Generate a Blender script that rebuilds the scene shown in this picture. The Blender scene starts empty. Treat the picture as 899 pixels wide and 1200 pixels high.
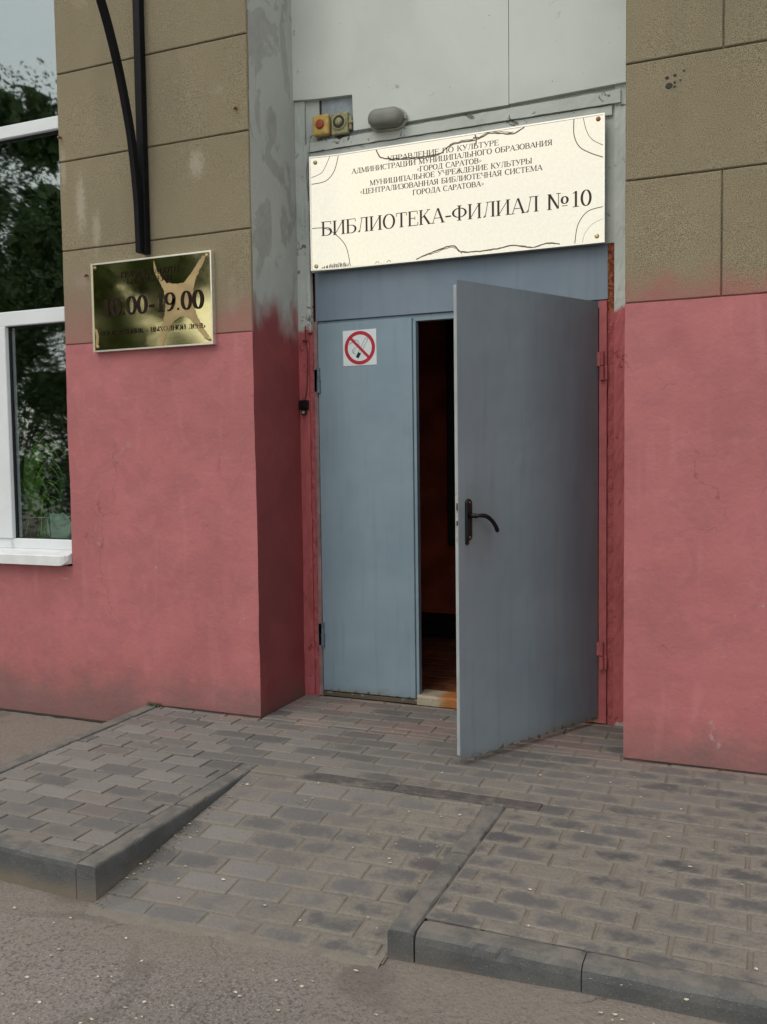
import bpy, bmesh, math, random
from mathutils import Vector, Matrix, noise
from math import radians as R_
random.seed(7)
S = bpy.context.scene
C = S.collection

# ------------------------------------------------------------------ camera
cam_d = bpy.data.cameras.new('camera'); cam = bpy.data.objects.new('camera', cam_d); C.objects.link(cam)
CX, CY, CZ = 0.5651, -3.998, 1.3296
yaw, pit, rol = 0.3982, -0.0617, -0.0130
F = Vector((-math.sin(yaw)*math.cos(pit), math.cos(yaw)*math.cos(pit), math.sin(pit)))
Rv = Vector((math.cos(yaw), math.sin(yaw), 0)); Uv = Rv.cross(F)
R2 = math.cos(rol)*Rv + math.sin(rol)*Uv; U2 = -math.sin(rol)*Rv + math.cos(rol)*Uv
m = Matrix((R2, U2, -F)).transposed().to_4x4(); m.translation = Vector((CX, CY, CZ))
cam.matrix_world = m
cam_d.sensor_fit = 'VERTICAL'; cam_d.sensor_height = 24; cam_d.lens = 24*1071.6/1200
cam_d.clip_start = 0.02; cam_d.clip_end = 3000
S.camera = cam

# ------------------------------------------------------------------ light
SUN_EL, SUN_AZ = 52, 205           # azimuth measured so that 180 = from -y (in front of the facade)
w = bpy.data.worlds.new("World"); S.world = w; w.use_nodes = True
wn = w.node_tree; bg = wn.nodes['Background']
sky = wn.nodes.new('ShaderNodeTexSky'); sky.sky_type = 'NISHITA'; sky.sun_disc = False
sky.sun_elevation = R_(SUN_EL); sky.sun_rotation = R_(SUN_AZ); sky.air_density = 1.2; sky.dust_density = 2.5; sky.ozone_density = 1.0
# thin overcast: pale cloud veil mixed over the clear sky
tc = wn.nodes.new('ShaderNodeTexCoord'); nz = wn.nodes.new('ShaderNodeTexNoise'); nz.inputs['Scale'].default_value = 2.2; nz.inputs['Detail'].default_value = 5
mp = wn.nodes.new('ShaderNodeMapping'); mp.inputs['Scale'].default_value = (1, 1, 2.4)
wn.links.new(tc.outputs['Generated'], mp.inputs['Vector']); wn.links.new(mp.outputs['Vector'], nz.inputs['Vector'])
cr = wn.nodes.new('ShaderNodeMapRange'); cr.inputs['From Min'].default_value = .35; cr.inputs['From Max'].default_value = .65
cr.inputs['To Min'].default_value = .35; cr.inputs['To Max'].default_value = .85
wn.links.new(nz.outputs['Fac'], cr.inputs['Value'])
mx = wn.nodes.new('ShaderNodeMix'); mx.data_type = 'RGBA'
mx.inputs['B'].default_value = (9.8, 9.65, 8.9, 1)
wn.links.new(cr.outputs['Result'], mx.inputs['Factor']); wn.links.new(sky.outputs['Color'], mx.inputs['A'])
wn.links.new(mx.outputs['Result'], bg.inputs['Color']); bg.inputs['Strength'].default_value = 0.13
sd = bpy.data.lights.new('sun', 'SUN'); sd.energy = 0.6; sd.angle = R_(35); sd.color = (1, .95, .88)
sun = bpy.data.objects.new('sun', sd); C.objects.link(sun)
a = R_(SUN_AZ); e = R_(SUN_EL)
sdir = Vector((math.sin(a)*math.cos(e), math.cos(a)*math.cos(e), math.sin(e)))
sun.rotation_euler = sdir.to_track_quat('Z', 'Y').to_euler()
S.view_settings.view_transform = 'Standard'; S.view_settings.look = 'None'
S.view_settings.exposure = 0.22; S.view_settings.gamma = 1.0
S.cycles.max_bounces = 8; S.cycles.use_denoising = True

# ------------------------------------------------------------------ node helpers
class NG:
    def __init__(s, name, rough=.8, spec=.3, metal=0):
        s.m = bpy.data.materials.new(name); s.m.use_nodes = True; s.t = s.m.node_tree
        s.b = s.t.nodes['Principled BSDF']; s.out = s.t.nodes['Material Output']
        s.b.inputs['Roughness'].default_value = rough; s.b.inputs['Metallic'].default_value = metal
        s.b.inputs['Specular IOR Level'].default_value = spec
        s.geo = s.t.nodes.new('ShaderNodeNewGeometry'); s.tc = s.t.nodes.new('ShaderNodeTexCoord')
        s.oi = s.t.nodes.new('ShaderNodeObjectInfo')
        s.P = s.geo.outputs['Position']; s.O = s.tc.outputs['Object']; s.rnd = s.oi.outputs['Random']
    def _in(s, sock, v):
        if hasattr(v, 'links'): s.t.links.new(v, sock)
        elif v is not None:
            if isinstance(v, (tuple, list)) and len(v) == 3 and sock.type == 'RGBA': v = (*v, 1)
            sock.default_value = v
    def noise(s, scale, det=4, vec=None, rough=.55, dist=0, sc=None, col=False):
        n = s.t.nodes.new('ShaderNodeTexNoise'); n.inputs['Scale'].default_value = scale; n.inputs['Detail'].default_value = det
        n.inputs['Roughness'].default_value = rough; n.inputs['Distortion'].default_value = dist
        v = vec or s.P
        if sc:
            mp = s.t.nodes.new('ShaderNodeMapping'); mp.inputs['Scale'].default_value = sc; s.t.links.new(v, mp.inputs['Vector']); v = mp.outputs['Vector']
        s.t.links.new(v, n.inputs['Vector']); return n.outputs['Color' if col else 'Fac']
    def vor(s, scale, vec=None, feat='F1', out='Distance', sc=None, rnd=1):
        n = s.t.nodes.new('ShaderNodeTexVoronoi'); n.feature = feat; n.inputs['Scale'].default_value = scale
        n.inputs['Randomness'].default_value = rnd
        v = vec or s.P
        if sc:
            mp = s.t.nodes.new('ShaderNodeMapping'); mp.inputs['Scale'].default_value = sc; s.t.links.new(v, mp.inputs['Vector']); v = mp.outputs['Vector']
        s.t.links.new(v, n.inputs['Vector']); return n.outputs[out]
    def mr(s, v, a, b, c=0., d=1., smooth=True):
        n = s.t.nodes.new('ShaderNodeMapRange'); n.interpolation_type = 'SMOOTHSTEP' if smooth else 'LINEAR'
        s._in(n.inputs['Value'], v)
        for k, x in (('From Min', a), ('From Max', b), ('To Min', c), ('To Max', d)): s._in(n.inputs[k], x)
        return n.outputs['Result']
    def ma(s, op, a, b=None, c=None, clamp=False):
        n = s.t.nodes.new('ShaderNodeMath'); n.operation = op; n.use_clamp = clamp
        s._in(n.inputs[0], a)
        if b is not None: s._in(n.inputs[1], b)
        if c is not None: s._in(n.inputs[2], c)
        return n.outputs[0]
    def mix(s, f, a, b, mode='MIX'):
        n = s.t.nodes.new('ShaderNodeMix'); n.data_type = 'RGBA'; n.blend_type = mode
        s._in(n.inputs['Factor'], f); s._in(n.inputs['A'], a); s._in(n.inputs['B'], b); return n.outputs['Result']
    def xyz(s, v=None):
        n = s.t.nodes.new('ShaderNodeSeparateXYZ'); s.t.links.new(v or s.P, n.inputs[0]); return n.outputs
    def bump(s, h, dist, strength=1, prev=None):
        n = s.t.nodes.new('ShaderNodeBump'); n.inputs['Distance'].default_value = dist; n.inputs['Strength'].default_value = strength
        s.t.links.new(h, n.inputs['Height'])
        if prev: s.t.links.new(prev, n.inputs['Normal'])
        return n.outputs['Normal']
    def done(s, col=None, rough=None, normal=None, metal=None):
        s._in(s.b.inputs['Base Color'], col)
        if rough is not None: s._in(s.b.inputs['Roughness'], rough)
        if metal is not None: s._in(s.b.inputs['Metallic'], metal)
        if normal is not None: s.t.links.new(normal, s.b.inputs['Normal'])
        return s.m

def simple(name, col, rough=.6, metal=0, var=.12, nscale=30, bump=.0006, spec=.3):
    g = NG(name, rough, spec, metal)
    n = g.noise(nscale, 5)
    c = g.mix(g.mr(n, .3, .7), tuple(x*(1-var) for x in col), tuple(min(1, x*(1+var)) for x in col))
    return g.done(c, normal=g.bump(g.noise(nscale*5, 3), bump) if bump else None)

# --- pink painted plaster + grey-white overpainted plaster + tan roughcast
PINK = (.455, .155, .158); PINKD = (.27, .065, .07)
def m_pink():
    g = NG('pink_wall_paint', .62, .35)
    x, y, z = g.xyz()
    n1 = g.noise(1.7, 6, dist=.4); n2 = g.noise(7, 8, rough=.65)
    c = g.mix(g.mr(n1, .35, .68), PINK, tuple(v*.84 for v in PINK))
    c = g.mix(g.ma('MULTIPLY', g.mr(g.noise(5, 6, dist=1.1, rough=.62), .49, .57), .32), c, (.33, .12, .13)); c = g.mix(g.ma('MULTIPLY', g.mr(g.noise(11, 6, dist=.6, rough=.65), .54, .66), .20), c, (.50, .20, .20))
    c = g.mix(g.mr(g.vor(4.2), .045, .02, 0, .5), c, (.30, .10, .10)); c = g.mix(g.mr(g.noise(55, 6, rough=.75), .69, .74, 0, .55), c, (.24, .10, .10)); c = g.mix(g.mr(g.noise(34, 6, rough=.75), .68, .74, 0, .4), c, (.60, .30, .29))
    c = g.mix(g.ma('MULTIPLY', g.mr(n2, .55, .75), .35), c, (.36, .12, .13))
    # pale scuffs and streaky roller marks
    st = g.noise(9, 5, sc=(1.2, 1, .22)); c = g.mix(g.ma('MULTIPLY', g.mr(st, .56, .72), .25), c, (.55, .23, .23))
    # mud splashed near the ground
    dn = g.noise(5, 7, rough=.7); h = g.ma('ADD', z, g.ma('MULTIPLY', g.ma('SUBTRACT', dn, .5), -.5))
    c = g.mix(g.mr(h, .26, -.06, 0, .75), c, (.17, .11, .10))
    sp = g.noise(26, 5, rough=.7); c = g.mix(g.ma('MULTIPLY', g.mr(sp, .66, .73), g.mr(z, .9, .0, .1, .8)), c, (.16, .09, .08))
    pk = g.noise(4.3, 9, rough=.72, dist=1.2); c = g.mix(g.ma('MULTIPLY', g.mr(pk, .655, .67), g.mr(z, 2.2, .2, .1, .6)), c, (.40, .30, .27))
    nb = g.bump(g.noise(3.2, 4), .014, .7); nb = g.bump(g.noise(13, 4, rough=.5), .002, .5, nb)
    va = g.t.nodes.new('ShaderNodeVectorMath'); va.operation = 'MULTIPLY_ADD'; g.t.links.new(g.noise(7, 6, col=True), va.inputs[0]); va.inputs[1].default_value = (.22, .22, .22); g.t.links.new(g.P, va.inputs[2])
    ck = g.ma('MULTIPLY', g.mr(g.vor(1.7, feat='DISTANCE_TO_EDGE', vec=va.outputs[0]), 0, .006, 1, 0), g.mr(g.noise(2.0, 3), .53, .60)); c = g.mix(g.ma('MULTIPLY', ck, .55), c, (.17, .05, .05)); nb = g.bump(g.noise(45, 6, rough=.7), .003, .9, nb)
    dt = g.vor(2.6, vec=None); nb = g.bump(g.mr(g.ma('ADD', dt, g.ma('MULTIPLY', g.noise(30, 4), .06)), .03, .07), .004, .5, nb)
    return g.done(c, g.mr(n2, .3, .7, .5, .75), nb)
def m_jambside():
    g = NG('painted_reveal_plaster', .6, .35)
    x, y, z = g.xyz()
    n1 = g.noise(3.0, 6); n2 = g.noise(14, 8, rough=.65)
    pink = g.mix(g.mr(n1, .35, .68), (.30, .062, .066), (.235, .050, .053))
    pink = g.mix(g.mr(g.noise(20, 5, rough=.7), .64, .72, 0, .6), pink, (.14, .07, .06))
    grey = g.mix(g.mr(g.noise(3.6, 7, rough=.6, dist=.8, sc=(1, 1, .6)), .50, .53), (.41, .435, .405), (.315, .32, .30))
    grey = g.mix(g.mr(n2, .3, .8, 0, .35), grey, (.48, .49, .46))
    e = g.ma('ADD', z, g.ma('MULTIPLY', g.ma('SUBTRACT', g.noise(5.5, 4, sc=(1, 1.3, .7)), .5), .42))
    c = g.mix(g.mr(e, 1.97, 2.20), pink, grey)
    hh = g.ma('ADD', z, g.ma('MULTIPLY', g.ma('SUBTRACT', g.noise(6, 6), .5), .5))
    c = g.mix(g.mr(hh, .20, -.05, 0, .7), c, (.13, .09, .08))
    nb = g.bump(g.noise(5, 6), .012, .8); nb = g.bump(g.noise(50, 5), .002, .8, nb)
    return g.done(c, None, nb)
def m_tan():
    g = NG('tan_roughcast_block', .92, .15)
    x, y, z = g.xyz()
    n1 = g.noise(1.5, 5); gr = g.noise(290, 2, rough=.8); g2 = g.noise(210, 2, rough=.8)
    c = g.mix(g.mr(n1, .3, .7), (.335, .29, .19), (.395, .34, .225))
    c = g.mix(g.mr(gr, .46, .60, 0, .95), c, (.125, .105, .07))
    c = g.mix(g.mr(g2, .56, .70, 0, .55), c, (.52, .45, .32))
    c = g.mix(g.mr(g.rnd, 0, 1, 0, .25, False), c, (.25, .22, .15))
    wt = g.noise(3.2, 5, sc=(1, 1, .25)); c = g.mix(g.mr(wt, .52, .70, 0, .30), c, (.21, .185, .13))
    ps = g.noise(2.3, 5, dist=.7); c = g.mix(g.ma('MULTIPLY', g.mr(ps, .64, .70), .35), c, (.40, .36, .27))
    def blot(cx, cz, rx, rz, amt, c, col=(.50, .46, .36)):
        dx = g.ma('DIVIDE', g.ma('SUBTRACT', x, cx), rx); dz = g.ma('DIVIDE', g.ma('SUBTRACT', z, cz), rz)
        d = g.ma('SQRT', g.ma('ADD', g.ma('MULTIPLY', dx, dx), g.ma('MULTIPLY', dz, dz))); d = g.ma('ADD', d, g.ma('MULTIPLY', g.ma('SUBTRACT', g.noise(45, 5, rough=.7), .5), 2.6))
        return g.mix(g.mr(d, 1.3, .3, 0, amt*.8), c, col)
    c = blot(-2.12, 2.815, .05, .075, .65, c); c = blot(-2.86, 2.70, .035, .16, .7, c); c = blot(-2.76, 2.55, .03, .11, .55, c); c = blot(-2.97, 2.9, .02, .12, .5, c); c = blot(-2.86, 2.29, .07, .05, .4, c, (.42, .37, .30))
    # pink overspray just above the painted plinth
    e = g.ma('ADD', z, g.ma('MULTIPLY', g.ma('SUBTRACT', g.noise(5, 3), .5), .34))
    c = g.mix(g.mr(e, 2.12, 1.94, 0, .75), c, (.40, .15, .14))
    c = g.mix(g.mr(g.ma('ADD', e, g.ma('MULTIPLY', x, .14)), 1.98, 1.62, 0, .55), c, (.36, .20, .17))
    nb = g.bump(g.noise(260, 2, rough=.8), .005, 1); nb = g.bump(g.noise(5, 4), .006, .5, nb)
    return g.done(c, None, nb)
def m_white():
    g = NG('old_white_board_paint', .5, .4)
    n1 = g.noise(2.2, 5, dist=.5); n2 = g.noise(30, 6, rough=.7)
    c = g.mix(g.mr(n1, .3, .7), (.56, .60, .56), (.49, .53, .495))
    c = g.mix(g.mr(g.noise(5.5, 8, rough=.65), .68, .70, 0, .7), c, (.27, .29, .28))
    c = g.mix(g.mr(g.vor(11), .035, .02), c, (.06, .05, .04))
    c = g.mix(g.mr(g.noise(70, 3), .72, .76, 0, .8), c, (.12, .11, .10))
    return g.done(c, None, g.bump(g.noise(12, 4), .003, .5))
def m_peel():
    g = NG('peeling_white_paint', .6, .3)
    x, y, z = g.xyz()
    n1 = g.noise(3, 5); gr = g.noise(11, 8, rough=.72, sc=(1, 1, .35)); gr2 = g.noise(14, 8, rough=.75, dist=.6)
    wh = g.mix(g.mr(n1, .3, .7), (.50, .535, .50), (.41, .445, .415))
    wh = g.mix(g.mr(gr2, .60, .63, 0, .85), wh, (.13, .12, .10))
    wh = g.mix(g.mr(gr, .60, .66, 0, .5), wh, (.24, .25, .23))
    pk = g.mix(g.mr(gr, .4, .7), (.44, .11, .12), (.33, .08, .08))
    pk = g.mix(g.mr(gr2, .64, .67, 0, .9), pk, (.10, .04, .03))
    e = g.ma('ADD', z, g.ma('MULTIPLY', g.ma('SUBTRACT', g.noise(12, 3), .5), .1))
    c = g.mix(g.mr(e, 2.0, 2.03), pk, wh)
    zc = g.ma('ADD', z, g.ma('MULTIPLY', g.ma('SUBTRACT', g.noise(14, 5), .5), .22)); c = g.mix(g.mr(g.ma('ADD', zc, g.ma('MULTIPLY', x, -1.2)), .13, .115), c, (.40, .38, .33))
    nb = g.bump(g.mr(gr2, .60, .64, 1, 0), .0025, 1); nb = g.bump(g.noise(22, 5), .004, .7, nb)
    return g.done(c, None, nb)
def m_foam():
    g = NG('rough_gap_filler', .95, .1)
    x, y, z = g.xyz(); n = g.noise(60, 5, rough=.7)
    c1 = g.mix(g.mr(n, .35, .65), (.34, .12, .06), (.10, .03, .02)); c2 = g.mix(g.mr(n, .30, .42), (.20, .05, .05), (.38, .105, .108))
    c = g.mix(g.mr(z, 1.98, 2.03), c2, c1)
    return g.done(c, None, g.bump(g.noise(50, 4, rough=.6), .006, 1))
def m_doorblue(name, c0, c1, k=0.):
    g = NG(name, .42, .45)
    x, y, z = g.xyz(g.O)
    n = g.noise(2.0, 3, vec=g.O)
    c = g.mix(g.mr(n, .35, .65), c0, c1)
    c = g.mix(g.mr(g.noise(40, 4, vec=g.O), .68, .72, 0, .35), c, tuple(v*.7 for v in c0))
    hd = g.ma('SQRT', g.ma('ADD', g.ma('MULTIPLY', g.ma('SUBTRACT', x, .83), g.ma('SUBTRACT', x, .83)), g.ma('MULTIPLY', g.ma('MULTIPLY', g.ma('SUBTRACT', z, 1.02), g.ma('SUBTRACT', z, 1.02)), .4)))
    hd = g.ma('ADD', hd, g.ma('MULTIPLY', g.ma('SUBTRACT', g.noise(12, 5, vec=g.O), .5), .22)); c = g.mix(g.mr(hd, .17, .03, 0, .30), c, (.12, .12, .11))
    sk = g.noise(26, 5, vec=g.O, sc=(1, 1, .07)); c = g.mix(g.mr(sk, .50, .72, 0, .28), c, tuple(v*.72 for v in c0))
    c = g.mix(g.mr(g.noise(1.1, 5, vec=g.O, dist=.5), .50, .66, 0, .22), c, tuple(v*.75 for v in c0))
    sc_ = g.noise(16, 6, vec=g.O, sc=(1, 1, 5), rough=.7); c = g.mix(g.mr(sc_, .70, .735, 0, .45), c, (.36, .38, .38))
    cz = g.ma('ADD', z, g.ma('MULTIPLY', g.ma('SUBTRACT', g.noise(28, 5, vec=g.O, rough=.7), .5), .14)); c = g.mix(g.mr(cz, .030, .025), c, (.05, .035, .025))
    gr = g.ma('ADD', z, g.ma('MULTIPLY', g.ma('SUBTRACT', g.noise(9, 6, vec=g.O, rough=.7), .5), -.12))
    c = g.mix(g.mr(gr, .085, .0, 0, .55), c, (.15, .125, .085))
    return g.done(c, g.mr(g.noise(5, 4, vec=g.O), .3, .7, .36, .5), g.bump(g.noise(2.4, 3, vec=g.O), .022, .6))
def m_paver():
    g = NG('concrete_paver', .88, .2)
    ox, oy, oz = g.xyz(g.O); px, py, pz = g.xyz()
    ex = g.ma('POWER', g.ma('ABSOLUTE', g.ma('DIVIDE', ox, .1)), 3); ey = g.ma('POWER', g.ma('ABSOLUTE', g.ma('DIVIDE', oy, .05)), 2.6)
    rim = g.ma('ADD', ex, ey)                                                   # 0 in the middle of a paver, 1 at its edge
    base = g.mix(g.rnd, (.125, .122, .119), (.245, .230, .216))
    rr = g.ma('FRACT', g.ma('MULTIPLY', g.rnd, 17.3)); base = g.mix(g.mr(rr, .84, .90, 0, .35), base, (.225, .175, .155))
    base = g.mix(g.mr(g.noise(150, 3, rough=.7), .52, .72, 0, .4), base, (.08, .08, .08))
    base = g.mix(g.mr(g.noise(230, 2), .66, .72, 0, .4), base, (.34, .32, .30))
    dust = g.mix(g.noise(2.2, 5), (.195, .180, .155), (.265, .243, .207))
    dust = g.mix(g.mr(g.noise(95, 5, rough=.75), .42, .70, 0, .5), dust, (.12, .110, .096))
    big = g.noise(1.6, 4); fine = g.noise(24, 6, rough=.65); mid = g.noise(9, 5, dist=.6)
    amt = g.mr(px, -1.5, -.2, .0, 1.0)                                          # more trodden-in dust towards the right
    amt = g.ma('MULTIPLY', amt, g.mr(py, -.3, -.9, .45, 1.0))
    t = g.ma('ADD', g.ma('MULTIPLY', rim, .75), g.ma('MULTIPLY', g.ma('SUBTRACT', fine, .5), 1.7))
    t = g.ma('ADD', t, g.ma('MULTIPLY', g.ma('SUBTRACT', mid, .5), 1.5))
    t = g.ma('ADD', t, g.ma('MULTIPLY', g.ma('SUBTRACT', big, .5), 1.4))
    t = g.ma('ADD', t, g.ma('MULTIPLY', g.ma('SUBTRACT', g.ma('FRACT', g.ma('MULTIPLY', g.rnd, 5.7)), .5), .55))
    f = g.ma('MULTIPLY', g.mr(g.ma('ADD', t, g.ma('MULTIPLY', amt, .45)), .10, .85), g.mr(amt, .0, .9, .60, .95))
    worn = g.mix(amt, base, g.mix(.6, base, (.072, .072, .076)))
    c = g.mix(f, worn, dust)
    st = g.noise(3.6, 5, dist=.8); c = g.mix(g.mr(st, .60, .70, 0, .30), c, (.11, .10, .095))
    wl = g.ma('ADD', py, g.ma('MULTIPLY', g.ma('SUBTRACT', fine, .5), .25)); c = g.mix(g.ma('MULTIPLY', g.mr(wl, -.16, -.02, 0, .22), g.mr(g.noise(2.4, 2), .42, .6)), c, (.38, .19, .16))
    c = g.mix(g.mr(g.noise(60, 5, rough=.75), .60, .70, 0, .35), c, (.07, .065, .06))
    nb = g.bump(g.noise(140, 4, rough=.75), .003, .9); nb = g.bump(g.noise(18, 5, rough=.65), .008, .6, nb)
    return g.done(c, None, nb)
def m_sand(name, c0, c1):
    g = NG(name, .95, .1)
    c = g.mix(g.noise(40, 6, rough=.7), c0, c1)
    return g.done(c, None, g.bump(g.noise(150, 4), .003, 1))
def m_kerb():
    g = NG('kerb_concrete', .85, .2)
    x, y, z = g.xyz(); n = g.noise(6, 6, rough=.65); f = g.noise(160, 4, rough=.75)
    c = g.mix(g.mr(n, .35, .65), (.080, .084, .085), (.118, .119, .116))
    c = g.mix(g.mr(f, .5, .7, 0, .6), c, (.06, .062, .064))
    c = g.mix(g.mr(g.noise(220, 2), .64, .7, 0, .5), c, (.3, .29, .27))
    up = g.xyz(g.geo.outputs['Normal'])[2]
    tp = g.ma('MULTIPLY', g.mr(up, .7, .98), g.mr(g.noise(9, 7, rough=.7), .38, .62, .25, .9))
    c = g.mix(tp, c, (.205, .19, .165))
    d = g.ma('ADD', z, g.ma('MULTIPLY', g.ma('SUBTRACT', g.noise(12, 6), .5), .08)); c = g.mix(g.mr(d, -.055, -.125, 0, .8), c, (.20, .165, .125))
    nb = g.bump(g.noise(120, 5, rough=.75), .003, .9); nb = g.bump(g.noise(14, 4), .006, .5, nb)
    return g.done(c, None, nb)
def m_kerbd():
    g = NG('dark_sunken_kerb', .85, .2); x, y, z = g.xyz()
    c = g.mix(g.mr(g.noise(14, 6, rough=.7), .4, .65), (.085, .078, .076), (.13, .118, .11)); f = g.ma('ADD', g.noise(6, 5), g.mr(x, -1.1, -1.45, 0, .35))
    c = g.mix(g.mr(f, .52, .66), c, (.20, .182, .155)); return g.done(c, None, g.bump(g.noise(90, 5, rough=.7), .004, .9))
def m_asphalt():
    g = NG('worn_asphalt', .9, .2)
    x, y, z = g.xyz()
    big = g.noise(.9, 5, dist=.4); n = g.noise(90, 4, rough=.7)
    c = g.mix(g.mr(big, .35, .65), (.205, .184, .165), (.250, .224, .200))
    c = g.mix(g.mr(n, .45, .66, 0, .75), c, (.07, .064, .06)); c = g.mix(g.mr(g.noise(75, 4, rough=.75), .56, .70, 0, .7), c, (.36, .33, .30))
    v = g.vor(130, out='Color'); vr = g.xyz(v)[0]; vd = g.vor(130)
    ston = g.ma('MULTIPLY', g.mr(vr, .62, .70), g.mr(vd, .50, .25)); 
    patch = g.mr(g.noise(1.3, 4), .38, .56, .15, 1)
    c = g.mix(g.ma('MULTIPLY', ston, g.ma('MULTIPLY', patch, .75)), c, g.mix(vr, (.24, .215, .195), (.36, .33, .30)))
    # silt washed up against the kerbs and the foot of the ramp
    dd = g.ma('ADD', y, g.ma('MULTIPLY', g.ma('SUBTRACT', g.noise(4.5, 6), .5), .55))
    c = g.mix(g.mr(dd, -2.02, -1.74, 0, .62), c, g.mix(g.noise(60, 6, rough=.75), (.155, .132, .112), (.285, .245, .205)))
    dk = g.noise(2.1, 6, dist=1); c = g.mix(g.mr(dk, .56, .66, 0, .42), c, (.10, .09, .08))
    va = g.t.nodes.new('ShaderNodeVectorMath'); va.operation = 'MULTIPLY_ADD'; g.t.links.new(g.noise(5, 6, col=True), va.inputs[0]); va.inputs[1].default_value = (.35, .35, 0); g.t.links.new(g.P, va.inputs[2])
    crk = g.ma('MULTIPLY', g.mr(g.vor(1.2, feat='DISTANCE_TO_EDGE', vec=va.outputs[0]), 0, .007, 1, 0), g.mr(g.noise(1.1, 2), .50, .6))
    c = g.mix(g.ma('MULTIPLY', crk, .6), c, (.045, .04, .035))
    nb = g.bump(n, .005, .9); nb = g.bump(ston, .002, .6, nb); nb = g.bump(g.noise(8, 5), .02, .5, nb)
    return g.done(c, None, nb)
def m_threshold():
    g = NG('rusty_threshold', .75, .3)
    n = g.noise(11, 6, rough=.7); x, y, z = g.xyz()
    c = g.mix(g.mr(n, .35, .7), (.40, .36, .27), (.27, .21, .14))
    c = g.mix(g.ma('MULTIPLY', g.mr(g.noise(9, 5), .36, .52), g.mr(x, -1.06, -.98)), c, (.36, .14, .04))
    return g.done(c, None, g.bump(g.noise(40, 5), .003, 1))
def m_gold(name, col, rough, warp):
    g = NG(name, rough, .5, 1)
    n = g.noise(3.2, 2, vec=g.O); f = g.noise(60, 3, vec=g.O)
    c = g.mix(g.mr(f, .3, .7), col, tuple(v*.95 for v in col))
    return g.done(c, g.mr(g.noise(8, 4, vec=g.O), .3, .7, rough*.7, rough*1.4), g.bump(n, warp, 1))
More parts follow.
